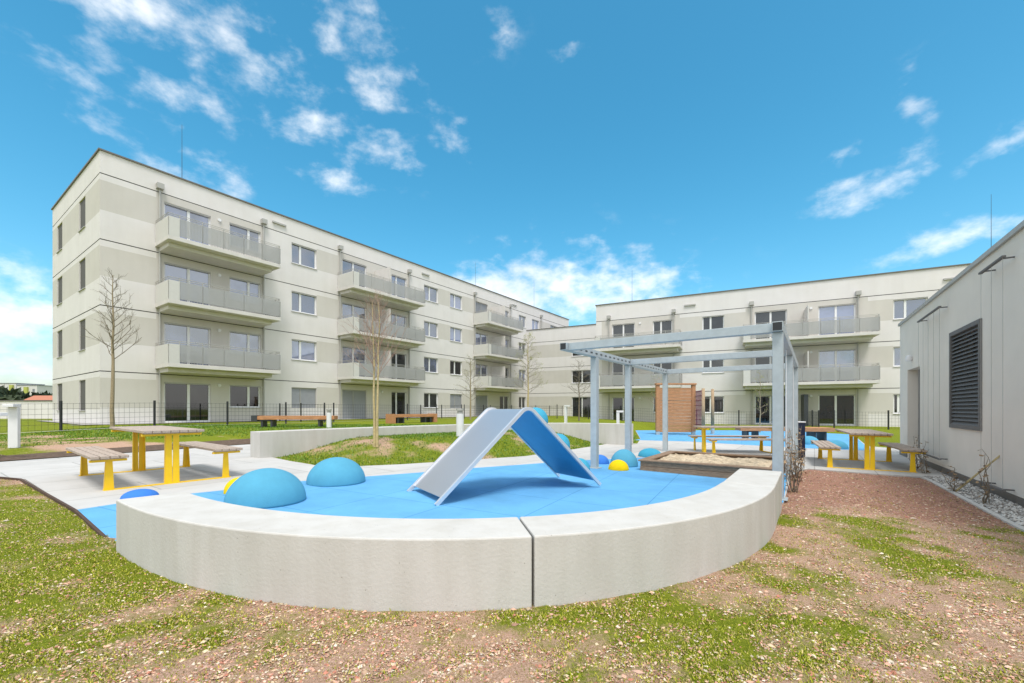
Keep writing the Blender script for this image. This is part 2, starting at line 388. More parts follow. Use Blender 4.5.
def sheet(name, poly, mt, dz, skirt=.06, step=.5):
    """flat sheet over a plan polygon that follows the paving's fall"""
    import bmesh
    bm=bmesh.new()
    pts=[]
    for i,p in enumerate(poly):
        q=poly[(i+1)%len(poly)]; L=math.hypot(q[0]-p[0],q[1]-p[1]); k=max(1,int(L/step))
        for j in range(k): pts.append((p[0]+(q[0]-p[0])*j/k,p[1]+(q[1]-p[1])*j/k))
    vs=[bm.verts.new((x,y,0)) for x,y in pts]
    f=bm.faces.new(vs); bmesh.ops.triangulate(bm,faces=[f])
    # cut along lines of equal fall so the sheet bends where the ground does
    for cx in (-4,7):
        bmesh.ops.bisect_plane(bm,geom=bm.verts[:]+bm.edges[:]+bm.faces[:],plane_co=(cx,0,0),plane_no=(1,0,0))
    for v in bm.verts: v.co.z=g(v.co.x)+dz
    be=[e for e in bm.edges if e.is_boundary]
    r=bmesh.ops.extrude_edge_only(bm,edges=be)
    for v in [x for x in r['geom'] if isinstance(x,bmesh.types.BMVert)]: v.co.z-=skirt
    bmesh.ops.recalc_face_normals(bm,faces=bm.faces[:])
    me=bpy.data.meshes.new(name); bm.to_mesh(me); bm.free(); me.materials.append(M[mt])
    o=bpy.data.objects.new(name,me); COL.objects.link(o); o['kind']='structure'
    if sum(p.normal.z*p.area for p in me.polygons)<0: me.flip_normals()
    return o
sheet('paving',PAVE,'paving',0,.1)
blue_back=[xy(*p) for p in ((196,493.5),(229,490),(301,481.5),(364,477),(417,473),(470,468.5),(520,465),(573,461),(637,458))]
BLUE=arc(3.3,A0,A2,40)+[(2.72,4.72),(3.45,5.49),(5.0,7.85),(5.6,9.1),(4.2,11.0)]+blue_back[::-1]+[xy(150,499),xy(76,510.4),(-3.22,3.47)]
sheet('rubber_floor',BLUE,'rubber',.006,.02)
BLUE2=[xy(*p) for p in ((634,440),(690,441.5),(740,444.5),(801,448),(875,450.8))]+[(11.95,14.6),(16.58,21.0),(15.38,25.18),(7.22,25.18),(5.22,17.5)]
sheet('rubber_floor',BLUE2,'rubber',.006,.02)
DIRT=[(-10.7,7.65),(-10.1,8.7),(-7.8,12.9),(-6.6,12.25),(-5.2,13.6),(-4.3,14.5),(-5.4,15.6),(-7.6,14.6),(-8.9,14.4),(-11.3,9.75),(-14,5.5),(-14,4.4),(-12.2,5.2)]
def ground_sheet(name, poly, mt, dz):
    o=sheet(name,poly,mt,0,.02,.3)
    v=o.data.vertices; co=np.empty(len(v)*3); v.foreach_get('co',co); co=co.reshape(-1,3)
    return o
dirt=MB()
# the dark soil path follows the lawn's own surface
def strip(name, A, B, n, mt, dz):
    mb=MB()
    def samp(P,t):
        L=[0]
        for p,q in zip(P,P[1:]): L.append(L[-1]+math.hypot(q[0]-p[0],q[1]-p[1]))
        s=t*L[-1]
        for i in range(len(P)-1):
            if s<=L[i+1]+1e-9:
                f=(s-L[i])/max(1e-9,L[i+1]-L[i]); return (P[i][0]+(P[i+1][0]-P[i][0])*f,P[i][1]+(P[i+1][1]-P[i][1])*f)
        return P[-1]
    W=6; grid=[]
    for i in range(n+1):
        a=samp(A,i/n); b=samp(B,i/n)
        row=[(a[0]+(b[0]-a[0])*j/W,a[1]+(b[1]-a[1])*j/W) for j in range(W+1)]
        grid.append(row)
    arr=np.array(grid); h=ground(arr[...,0],arr[...,1])
    for i in range(n):
        for j in range(W):
            q=[(i,j),(i+1,j),(i+1,j+1),(i,j+1)]
            mb.face([(arr[a,b,0],arr[a,b,1],h[a,b]+dz) for a,b in q])
    o=mb.build(name,mt); o['kind']='structure'
    if sum(p.normal.z for p in o.data.polygons)<0: o.data.flip_normals()
    return o
strip('dirt_path',[(-13,3.6),(-10.75,7.65),(-10.13,8.72),(-7.8,12.95),(-5.8,15.0)],[(-13.6,4.0),(-11.35,8.05),(-10.72,9.1),(-8.4,13.35),(-6.4,15.5)],60,'dirt',.03)
# steel edging along the left of the paving
mb=MB(); E=[(-3.20,3.44)]+[xy(76,511.2),(-7.34,6.45),(-10.75,7.6)]
for a,b in zip(E,E[1:]):
    d=Vector((b[0]-a[0],b[1]-a[1],0)).normalized(); p=Vector((-d.y,d.x,0))*-.012
    za,zb=g(a[0])+.012,g(b[0])+.012
    A=Vector((*a,0)); B=Vector((*b,0))
    mb.hexa([(*(A-p).xy,za-.2),(*(B-p).xy,zb-.2),(*(B+p).xy,zb-.2),(*(A+p).xy,za-.2),(*(A-p).xy,za),(*(B-p).xy,zb),(*(B+p).xy,zb),(*(A+p).xy,za)])
tag(mb.build('lawn_edging','edging'),'thin rusty steel edging between the pale paving and the patchy lawn','edging')

# ------------------------------------------------------------------ round seat wall
root=empty('curved_seat_wall',(CC[0],CC[1],0)); tag(root,'pale cast concrete seat wall curving round the blue play floor','seat wall')
TOP=.38
AJ1=math.atan2(2.26-5.8,.115+.5)
def plan_block(outer,inner):
    import bmesh
    bm=bmesh.new(); R_=[]
    for (ax,ay),(bx,by) in zip(outer,inner):
        ax-=CC[0];ay-=CC[1];bx-=CC[0];by-=CC[1]
        R_.append([bm.verts.new((ax,ay,-.3)),bm.verts.new((bx,by,-.3)),bm.verts.new((bx,by,TOP)),bm.verts.new((ax,ay,TOP))])
    for r,q in zip(R_,R_[1:]):
        for k in range(4): bm.faces.new((r[k],r[(k+1)%4],q[(k+1)%4],q[k]))
    bm.faces.new(R_[0]); bm.faces.new(R_[-1][::-1]); bmesh.ops.recalc_face_normals(bm,faces=bm.faces)
    me=bpy.data.meshes.new('wall_block'); bm.to_mesh(me); bm.free(); me.materials.append(M['concrete'])
    ob=bpy.data.objects.new('wall_block',me); COL.objects.link(ob); ob.parent=root
    b=ob.modifiers.new('bevel','BEVEL'); b.width=.009; b.segments=2; b.limit_method='ANGLE'; b.angle_limit=R(50)
gap=.0018
plan_block(arc(RO,A0,AJ1-gap,36),arc(RI,A0,AJ1-gap,36))
plan_block(arc(RO,AJ1+gap,A2,36),arc(RI,AJ1+gap,A2,36)[:-1]+[(1.955-.004,4.00-.005)])
plan_block(END[:2],(END[3],END[2]))

# curved retaining wall behind the planted mound
def smooth_line(P,n=40):
    V=[Vector((*p,0)) for p in P]; out=[]
    for i in range(len(V)-1):
        p0=V[max(0,i-1)];p1=V[i];p2=V[i+1];p3=V[min(len(V)-1,i+2)]
        for k in range(n//len(V)+1):
            t=k/(n//len(V)+1)
            out.append(.5*((2*p1)+(p2-p0)*t+(2*p0-5*p1+4*p2-p3)*t*t+(3*p1-p0-3*p2+p3)*t**3))
    out.append(V[-1]); return out
def ribbon_wall(name,line,th,z0,z1,mt,parent,bevel=.01):
    import bmesh
    mb=MB(); off=[]
    for i,p in enumerate(line):
        d=(line[min(i+1,len(line)-1)]-line[max(i-1,0)]).normalized(); q=Vector((-d.y,d.x,0))*th/2; off.append((p-q,p+q))
    bm=bmesh.new(); ring=[]
    for a,b in off: ring.append([bm.verts.new((a.x,a.y,z0)),bm.verts.new((b.x,b.y,z0)),bm.verts.new((b.x,b.y,z1)),bm.verts.new((a.x,a.y,z1))])
    for r,s in zip(ring,ring[1:]):
        for k in range(4): bm.faces.new((r[k],r[(k+1)%4],s[(k+1)%4],s[k]))
    bm.faces.new(ring[0]); bm.faces.new(ring[-1][::-1]); bmesh.ops.recalc_face_normals(bm,faces=bm.faces)
    me=bpy.data.meshes.new(name); bm.to_mesh(me); bm.free(); me.materials.append(M[mt])
    o=bpy.data.objects.new(name,me); COL.objects.link(o); o.parent=parent
    b=o.modifiers.new('bevel','BEVEL'); b.width=bevel; b.segments=2; b.limit_method='ANGLE'; b.angle_limit=R(50)
    return o
rw=empty('retaining_wall',(0,0,0)); tag(rw,'long low curved concrete retaining wall behind the grassy mound','retaining wall')
ln=smooth_line(RW,48); cut=int(len(ln)*.45); cut2=int(len(ln)*.86)
def short(seg,a,b):
    s=[p.copy() for p in seg]
    if a: s[0]+= (s[1]-s[0]).normalized()*.008
    if b: s[-1]+= (s[-2]-s[-1]).normalized()*.008
    return s
ribbon_wall('wall_block',short(ln[:cut+1],0,1),.42,-.3,.56,'concrete',rw)
ribbon_wall('wall_block',short(ln[cut:cut2+1],1,1),.42,-.3,.56,'concrete',rw)
ribbon_wall('wall_block',short(ln[cut2:],1,0),.42,-.3,.56,'concrete',rw)

# ------------------------------------------------------------------ buildings
def facade(W, z0, z1, holes, courses, patches, mb, T=lambda t,p,z:(t,-p,z), rev=.17):
    """wall sheet with real openings, reveals and recessed joints. materials: 0 plaster 1 band 2 joint"""
    ts=sorted({0.,W}|{h[0] for h in holes}|{h[1] for h in holes}|{q[0] for q in patches}|{q[1] for q in patches})
    zs=sorted({z0,z1}|{h[2] for h in holes}|{h[3] for h in holes}|{q[2] for q in patches}|{q[3] for q in patches}|{c-.022 for c in courses}|{c+.022 for c in courses})
    ts=[t for t in ts if 0<=t<=W]; zs=[z for z in zs if z0<=z<=z1]
    def inh(t,z): return any(h[0]<t<h[1] and h[2]<z<h[3] for h in holes)
    for za,zb in zip(zs,zs[1:]):
        if zb-za<1e-6: continue
        zm=(za+zb)/2; jn=any(abs(zm-c)<.021 for c in courses)
        for ta,tb in zip(ts,ts[1:]):
            if tb-ta<1e-6: continue
            tm=(ta+tb)/2
            if inh(tm,zm): continue
            mi=1 if any(q[0]<tm<q[1] and q[2]<zm<q[3] for q in patches) else 0
            p=-.035 if jn else 0
            mb.face([T(ta,p,za),T(tb,p,za),T(tb,p,zb),T(ta,p,zb)],2 if jn else mi)
        if jn:
            mb.face([T(0,0,za),T(W,0,za),T(W,-.035,za),T(0,-.035,za)],2); mb.face([T(0,-.035,zb),T(W,-.035,zb),T(W,0,zb),T(0,0,zb)],2)
    for a,b,c,d in holes:
        mb.face([T(a,0,c),T(a,-rev,c),T(a,-rev,d),T(a,0,d)]); mb.face([T(b,0,c),T(b,0,d),T(b,-rev,d),T(b,-rev,c)])
        mb.face([T(a,0,d),T(a,-rev,d),T(b,-rev,d),T(b,0,d)]); mb.face([T(a,0,c),T(b,0,c),T(b,-rev,c),T(a,-rev,c)])

def window(root, a,b,c,d, kind='win', split=.5, gl='glass', T=None, rot=0):
    """kind: win, door, shut (roller shutter down). built in the facade's own frame: x along, y inward, z up"""
    fw=.075; y0,y1=.10,.17
    mb=MB()
    if kind=='shut':
        n=int((d-c)/.055)
        mb.box(a,a+.05,y0-.02,y1,c,d); mb.box(b-.05,b,y0-.02,y1,c,d); mb.box(a+.05,b-.05,y0,y1,d-.06,d)
        mid=a+(b-a)*split; mb.box(mid-.025,mid+.025,y0-.02,y1,c,d-.06)
        o=mb.build('window','steel_grey',root)
        s=MB()
        for x0,x1 in ((a+.05,mid-.025),(mid+.025,b-.05)):
            for k in range(n):
                z=c+k*(d-.06-c)/n; h=(d-.06-c)/n
                s.hexa([(x0,y0+.0,z),(x1,y0+.0,z),(x1,y1,z),(x0,y1,z),(x0,y0+.022,z+h),(x1,y0+.022,z+h),(x1,y1,z+h),(x0,y1,z+h)])
        s.build('shutter_slats','shutter',o); return o
    mid=a+(b-a)*split
    mb.box(a,a+fw,y0,y1,c,d); mb.box(b-fw,b,y0,y1,c,d); mb.box(a+fw,b-fw,y0,y1,c,c+fw); mb.box(a+fw,b-fw,y0,y1,d-fw,d)
    mb.box(mid-fw*.8,mid+fw*.8,y0-.012,y1-.002,c+fw,d-fw)
    o=mb.build('door' if kind=='door' else 'window','frame',root)
    p=MB(); p.box(a+fw,mid-fw*.8,y0+.035,y1-.004,c+fw,d-fw); p.box(mid+fw*.8,b-fw,y0+.035,y1-.004,c+fw,d-fw)
    p.build('pane',gl,o)
    t=MB(); t.box(a-.02,b+.02,-.045,.10,c-.035,c-.004); 
    if kind!='door': t.build('sill','steel_grey',o)
    s=MB(); s.box(a+.002,b-.002,.02,y0-.004,d-.075,d-.003); s.build('shutter_box','steel_grey',o)
    return o

def balcony(root,x0,x1,zc,div=None,p=1.8):
    s=MB(); s.box(x0,x1,-p,-.003,zc+.25,zc+.44); s.box(x0+.15,x1-.25,-p+.5,-.003,zc+.05,zc+.248)
    o=s.build('balcony','slab',root,bevel=.01)
    zt=zc+1.34
    a=MB()
    a.box(x0+.005,x0+.03,-p+.005,-.03,zc+.442,zt); a.box(x0+.005,x0+.45,-p+.005,-p+.028,zc+.442,zt); a.build('side_panel','panel',o)
    b=MB(); b.box(x1-.03,x1-.005,-p+.005,-.03,zc+.50,zt); b.build('side_panel','perf',o)
    f=MB(); n=max(2,int((x1-x0-.5)/.9)); w=(x1-.03-(x0+.46))/n
    for k in range(n): f.box(x0+.46+k*w+.01,x0+.46+(k+1)*w-.01,-p+.008,-p+.022,zc+.50,zt)
    f.build('railing_sheet','perf',o)
    v=MB(); q=x0+.55
    while q<x1-.1: v.box(q-.006,q+.006,-p+.024,-p+.036,zc+.46,zt-.01); q+=.125
    v.build('railing_bars','steel_grey',o)
    h=MB()
    for k in range(n+1):
        xx=min(x1-.05,x0+.46+k*w); h.box(xx-.015,xx+.015,-p+.04,-p+.07,zc+.44,zt+.16)
    for z in (zt+.08,zt+.16):
        h.tube((x0+.02,-p+.05,z),(x1-.02,-p+.05,z),.014,n=6); h.tube((x0+.02,-p+.05,z),(x0+.02,-.02,z),.014,n=6); h.tube((x1-.02,-p+.05,z),(x1-.02,-.02,z),.014,n=6)
    h.build('handrail','steel_grey',o)
    if div is not None:
        d=MB(); d.box(div-.03,div+.03,-p+.12,-.01,zc+.46,zc+2.45); d.build('privacy_screen','slab',o)
    return o
def downpipe(root,x,z0,z1):
    m=MB(); m.tube((x,-.09,z0),(x,-.09,z1),.045,n=10); m.box(x-.14,x+.14,-.25,-.004,z1,z1+.26)
    m.box(x-.03,x+.03,-.05,-.003,z0+1,z0+1.04); m.build('downpipe','steel_grey',root)
def coping(root,x0,x1,y0,y1,z,mt='coping'):
    m=MB(); m.box(x0,x1,y0,y0+.4,z,z+.07); m.box(x0,x1,y1-.4,y1,z,z+.07); m.box(x0,x0+.4,y0+.4,y1-.4,z,z+.07); m.box(x1-.4,x1,y0+.4,y1-.4,z,z+.07)
    m.build('roof_coping',mt,root)
def vent(root,x,z):
    m=MB(); m.box(x-.4,x+.4,-.10,-.004,z,z+.10); m.build('overflow_spout','steel_grey',root)
def lamp(root,x,z):
    m=MB(); m.tube((x,-.004,z),(x,-.07,z),.09,.08,n=12); m.build('wall_lamp','white',root)
def rod(root,x,y,z0,z1):
    m=MB(); m.tube((x,y,z0),(x,y,z1),.016,.008,n=6); m.build('lightning_rod','anthracite',root)

# --- the long four-storey building on the left
O1=Vector((-18.7,19.6,0)); D1=u
def tB1(px,p=0):
    k=(px-CX)/F; ox,oy=O1.x+nn.x*p,O1.y+nn.y*p
    return (k*oy-ox)/(D1.x-k*D1.y)
b1=empty('apartment_building',O1,math.atan2(D1.y,D1.x)); tag(b1,'long pale four storey apartment block with balconies on the left','building')
C1=[2.78,5.78,8.78,11.78]; TOP1=12.80; W1=45.6; DEP1=10.3
cols1=[('door',2.36,4.40,.52),('win',5.30,6.95,.62),('win',8.77,10.42,.36),('door',12.29,14.25,.46),('door',16.5,18.0,.35),('win',19.86,21.5,.42),('win',23.0,24.6,.42),
       ('door',26.5,28.4,.5),('door',30.4,32.0,.5),('win',33.9,35.3,.5),('win',36.6,38.1,.5),('win',40.8,42.6,.5)]
holes=[]; plan=[]
for fl in range(4):
    ceil_=C1[fl]; base=.37 if fl==0 else C1[fl-1]+.47
    for ci,(k,a,b,s) in enumerate(cols1):
        z1=ceil_-.38; z0=base if k=='door' else z1-1.27
        kind=k; gl='glass' if fl>0 else 'glass_dark'
        if fl==0 and ci in (2,3,6): kind='shut'
        if fl==0 and ci==7: kind='shut'
        if fl==1 and ci>2: gl='glass_dark' if (ci+fl)%2 else 'glass'
        if fl==3 and ci==7: kind='shut'
        holes.append((a,b,z0,z1)); plan.append((a,b,z0,z1,kind,s,gl))
patches=[]
for fl in range(4):
    z1=C1[fl]-.3; z0=z1-1.36
    for a,b in ((0,2.05),(10.42,11.95),(21.5,23.0),(24.6,26.2),(38.1,40.8)): patches.append((a,b,z0,z1))
    patches.append((2.05,7.15,C1[fl-1]+.05 if fl else .3,C1[fl]-.03)); patches.append((11.95,18.3,C1[fl-1]+.05 if fl else .3,C1[fl]-.03)); patches.append((26.2,32.2,C1[fl-1]+.05 if fl else .3,C1[fl]-.03))
mb=MB(); facade(W1,-.2,TOP1,holes,C1,patches,mb)
# the short end (local y runs away from the corner)
sh=[]
for fl in range(4):
    for a,b in ((2.6,3.85),(7.7,9.0)):
        z1=C1[fl]-.30; sh.append((DEP1-b,DEP1-a,z1-1.5,z1))
sp=[(0,DEP1,C1[f]-1.75,C1[f]-.25) for f in range(4)]
facade(DEP1,-.2,TOP1,sh,C1,sp,mb,T=lambda t,p,z:(-p,DEP1-t,z))
mb.face([(W1,0,-.2),(W1,DEP1,-.2),(W1,DEP1,TOP1),(W1,0,TOP1)]); mb.face([(W1,DEP1,-.2),(0,DEP1,-.2),(0,DEP1,TOP1),(W1,DEP1,TOP1)])
mb.face([(0,0,TOP1),(W1,0,TOP1),(W1,DEP1,TOP1),(0,DEP1,TOP1)],2)
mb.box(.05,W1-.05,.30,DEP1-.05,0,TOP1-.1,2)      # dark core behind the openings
mb.build('wall',['plaster','band','joint'],b1)
for a,b,c,d,k,s,gl in plan: window(b1,a,b,c,d,k,s,gl)
for i,(a,b,c,d) in enumerate(sh):
    # end-wall windows, turned onto the short side
    y0,y1=DEP1-b,DEP1-a; m=MB()
    for q in ((y0,y0+.07,c,d),(y1-.07,y1,c,d),(y0+.07,y1-.07,c,c+.07),(y0+.07,y1-.07,d-.07,d)): m.box(.10,.16,q[0],q[1],q[2],q[3])
    o=m.build('window','frame',b1)
    m=MB(); m.box(.13,.155,y0+.07,y1-.07,c+.07,d-.07); m.build('pane','glass_dark' if i<2 else 'glass',o)
    m=MB(); m.box(-.05,.10,y0-.02,y1+.02,c-.035,c-.004); m.build('sill','steel_grey',o)
for fl in range(3):
    balcony(b1,2.0,7.2,C1[fl]); balcony(b1,11.9,18.3,C1[fl],15.0); balcony(b1,26.2,32.1,C1[fl],29.0)
for x in (2.17,7.08,12.07,18.2,26.35,32.25,38.5): downpipe(b1,x,.3,C1[3]+.12)
for x in (8.0,20.0,33.0): vent(b1,x,C1[3]+.42)
for fl in range(4):
    for x in (4.8,15.6): lamp(b1,x,C1[fl]-.45)
coping(b1,-.06,W1+.06,-.06,DEP1+.06,TOP1)
for x,h in ((3.9,4.2),(29.5,3.6),(41,4.5)): rod(b1,x,2.5,TOP1,TOP1+h)

# --- three-storey building on the right
R2=Vector((.891,-.454,0)); N2=Vector((-.454,-.891,0)); O2=Vector((7.07,36.33,0))
def tB2(px,p=0,O=O2):
    k=(px-CX)/F; ox,oy=O.x+N2.x*p,O.y+N2.y*p
    return (k*oy-ox)/(R2.x-k*R2.y)
b2=empty('apartment_building',O2,math.atan2(R2.y,R2.x)); tag(b2,'pale three storey apartment block behind the blue pergola on the right','building')
C2=[2.38,5.38,8.38]; TOP2=9.72; W2=36.; DEP2=12.
cols2=[('door',tB2(612),tB2(634.7),.5),('win',tB2(652.8),tB2(672.3),.42),('win',tB2(702.3),tB2(724.2),.38),('door',tB2(754.7),tB2(787),.5),('door',tB2(818.3),tB2(855.8),.48),('win',tB2(893.3),tB2(928),.36),('win',24.5,26.3,.4),('door',28,30,.5)]
holes=[]; plan=[]
for fl in range(3):
    base=-.02 if fl==0 else C2[fl-1]+.47
    for ci,(k,a,b,s) in enumerate(cols2):
        z1=C2[fl]-.36; z0=base if k=='door' else z1-1.27
        if fl==0 and ci==5: b=a+.75
        holes.append((a,b,z0,z1)); plan.append((a,b,z0,z1,k,s,'glass' if (ci>=4 and fl>0) else 'glass_dark'))
patches=[]
e1=(tB2(600.5),tB2(680,1.8)); e2=(tB2(743,1.8),tB2(880.4,1.8))
for fl in range(3):
    zb=C2[fl-1]+.05 if fl else -.2
    patches.append((e1[0]+.1,e1[1]-.2,zb,C2[fl]-.03)); patches.append((e2[0]+.2,e2[1]-.2,zb,C2[fl]-.03))
    for a,b in ((tB2(724.2),e2[0]+.2),(e1[1]-.2,tB2(702.3)),(e2[1]-.2,tB2(893.3))): patches.append((a,b,C2[fl]-1.66,C2[fl]-.3))
mb=MB(); facade(W2,-.4,TOP2,holes,C2,patches,mb)
mb.face([(0,DEP2,-.4),(0,0,-.4),(0,0,TOP2),(0,DEP2,TOP2)]); mb.face([(W2,0,-.4),(W2,DEP2,-.4),(W2,DEP2,TOP2),(W2,0,TOP2)])
mb.face([(W2,DEP2,-.4),(0,DEP2,-.4),(0,DEP2,TOP2),(W2,DEP2,TOP2)]); mb.face([(0,0,TOP2),(W2,0,TOP2),(W2,DEP2,TOP2),(0,DEP2,TOP2)],2)
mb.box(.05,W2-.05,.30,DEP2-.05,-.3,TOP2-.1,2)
mb.build('wall',['plaster','band','joint'],b2)
for a,b,c,d,k,s,gl in plan: window(b2,a,b,c,d,k,s,gl)
for fl in range(2):
    balcony(b2,e1[0],e1[1],C2[fl]); balcony(b2,e2[0],e2[1],C2[fl],tB2(806.6,1.0))
m=MB(); xs_=tB2(803); m.box(xs_-.12,xs_+.12,-1.4,-.01,-.1,C2[0]-.36); m.build('privacy_screen','anthracite',b2)
for px in (609,673.8,751.5,857.9): downpipe(b2,tB2(px),-.1,C2[2]+.12)
for px in (690,952): vent(b2,tB2(px),C2[2]+.55)
for fl in range(3):
    for px in (640,811): lamp(b2,tB2(px),C2[fl]-.45)
coping(b2,-.06,W2+.06,-.06,DEP2+.06,TOP2)
rod(b2,tB2(627),2.,TOP2,TOP2+3.2); rod(b2,tB2(989)+.4,.8,TOP2,TOP2+4.3)

# --- recessed wing between the two
O3=Vector((8.75,45.,0)); b3=empty('apartment_building',O3,math.atan2(R2.y,R2.x)); tag(b3,'plain set back wing with banded plaster between the two apartment blocks','building')
C3=[2.77,5.59,8.45]; TOP3=9.86; XL=-8.0
holes=[]
xa,xb=tB2(571.6,0,O3)-XL,tB2(592.5,0,O3)-XL
for fl in range(3):
    z1=C3[fl]-.42; holes.append((xa,xb,z1-1.38 if fl else -.0,z1))
patches=[(0,xa,C3[f]-1.75,C3[f]-.35) for f in range(3)]+[(xb,14,C3[f]-1.75,C3[f]-.35) for f in range(3)]
mb=MB(); facade(14.,-.4,TOP3,holes,C3,patches,mb,T=lambda t,p,z:(t+XL,-p,z))
mb.face([(XL,0,TOP3),(XL+14,0,TOP3),(XL+14,12,TOP3),(XL,12,TOP3)],2); mb.face([(XL,12,-.4),(XL,0,-.4),(XL,0,TOP3),(XL,12,TOP3)]); mb.face([(XL+14,0,-.4),(XL+14,12,-.4),(XL+14,12,TOP3),(XL+14,0,TOP3)])
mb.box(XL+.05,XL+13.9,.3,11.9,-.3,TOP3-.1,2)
mb.build('wall',['plaster','band','joint'],b3)
for a,b,c,d in holes: window(b3,a+XL,b+XL,c,d,'win' if c>.5 else 'door',.5,'glass_dark')
coping(b3,XL-.05,XL+14.05,-.06,12.06,TOP3)

# --- utility building at the right edge
TOPU=EYE+2.28
bu=empty('utility_building',(*UT0.xy,0),math.atan2(-UTD.y,-UTD.x)); tag(bu,'low grey rendered utility building with a large louvre at the right edge','building')
# local x runs towards the camera along the wall, local y = inward
inv=Matrix.Rotation(-math.atan2(-UTD.y,-UTD.x),3,'Z')
def tU(px):
    k=(px-CX)/F; return -(k*UT0.y-UT0.x)/(UTD.x-k*UTD.y)
def zU(px,py):
    t=-tU(px); return EYE+(HY-py)/F*(UT0.y+UTD.y*t)
xf=-7.72; xn=5.2
lo=(tU(951.5),tU(981.8)); lz=(1.05-.36,1.05+1.45)
lz=((zU(951.5,426.3)+zU(981.8,429.8))/2,(zU(951.5,334)+zU(981.8,320))/2)
do=(tU(907.5),tU(919.9)); dz=(-.19,zU(920,366))
mb=MB(); facade(xn-xf,-.4,TOPU,[(lo[0]-xf,lo[1]-xf,*lz),(do[0]-xf,do[1]-xf,-.185,dz[1])],[],[],mb,T=lambda t,p,z:(t+xf,-p,z),rev=.28)
mb.face([(xf,8,-.4),(xf,0,-.4),(xf,0,TOPU),(xf,8,TOPU)]); mb.face([(xn,0,-.4),(xn,8,-.4),(xn,8,TOPU),(xn,0,TOPU)]); mb.face([(xn,8,-.4),(xf,8,-.4),(xf,8,TOPU),(xn,8,TOPU)])
mb.face([(xf,0,TOPU),(xn,0,TOPU),(xn,8,TOPU),(xf,8,TOPU)],2)
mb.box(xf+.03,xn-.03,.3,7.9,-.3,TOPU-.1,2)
mb.build('wall',['grey_plaster','grey_plaster','joint'],bu)
m=MB(); m.box(xf-.004,do[0]-.02,-.012,-.002,-.4,-.08); m.box(do[1]+.02,xn,-.012,-.002,-.4,-.08); m.build('plinth','coping',bu)
coping(bu,xf-.04,xn+.04,-.04,8.04,TOPU,'steel_grey')
m=MB(); f=.05; a,b=lo; c,d=lz
m.box(a-.02,a+f,-.03,.1,c-.02,d+.02); m.box(b-f,b+.02,-.03,.1,c-.02,d+.02); m.box(a+f,b-f,-.03,.1,c-.02,c+f); m.box(a+f,b-f,-.03,.1,d-f,d+.02)
lv=m.build('louvre','louvre',bu); m=MB(); n=24
for k in range(n):
    z=c+f+(d-c-2*f)*k/n; h=(d-c-2*f)/n
    m.hexa([(a+f,-.02,z),(b-f,-.02,z),(b-f,-.008,z),(a+f,-.008,z),(a+f,.05,z+h*1.2),(b-f,.05,z+h*1.2),(b-f,.062,z+h*1.2),(a+f,.062,z+h*1.2)])
m.build('louvre_blades','louvre',lv)
m=MB(); m.box(do[0]+.002,do[1]-.002,.2,.27,-.18,dz[1]-.004); dd=m.build('door','louvre',bu)
m=MB(); m.box(do[1]-.22,do[1]-.16,.12,.2,.85,1.05); m.tube((do[1]-.1,.13,1.0),(do[1]-.1,.13,1.5),.015,n=6); m.build('handle','steel_grey',dd)
xl=tU(912.5); zl=zU(912.5,358)
m=MB(); m.lathe([(.06,-.07),(.065,-.02),(.06,.04),(.03,.07)],14,c=(xl,-.07,zl)); m.box(xl-.03,xl+.03,-.07,-.002,zl-.04,zl+.04); m.build('wall_lamp','white',bu,smooth=False)
# wire trellises for climbers
def pU(px,py,p):
    """spot at offset p in front of the wall, in the wall's own frame"""
    k=(px-CX)/F; o=UT0+UTN*p; t=(k*o.y-o.x)/(UTD.x-k*UTD.y)
    return -t,EYE+(HY-py)/F*(o.y+UTD.y*t)
def trellis(px0,px1,pys,zb,label,wires):
    P_=.13
    x0,zt=pU(px0,pys[0],P_); x1,z1=pU(px1,pys[1],P_); zt=(zt+z1)/2; o=empty('wire_trellis',(*UT0.xy,0),bu.rotation_euler.z); tag(o,label,'trellis','climbing wires on the grey wall')
    for z in (zt,zb):
        m=MB(); m.box(x0,x1,-P_-.02,-P_+.02,z-.012,z+.012)
        for q in (x0+.12,x1-.12): m.tube((q,-P_,z),(q,-.003,z),.011,n=8)
        m.build('bracket','louvre',o)
    for k in range(wires):
        q=x0+.04+(x1-x0-.08)*k/(wires-1); m=MB(); m.tube((q,-P_,zb+.012),(q,-P_,zt-.012),.003,n=6); m.build('wire','steel_grey',o)
trellis(918,940,(320,309),.1,'set of five steel climbing wires on the grey wall beside the doorway',5)
trellis(980,1004,(272,258),-.02,'set of three steel climbing wires on the grey wall nearer than the louvre',3)

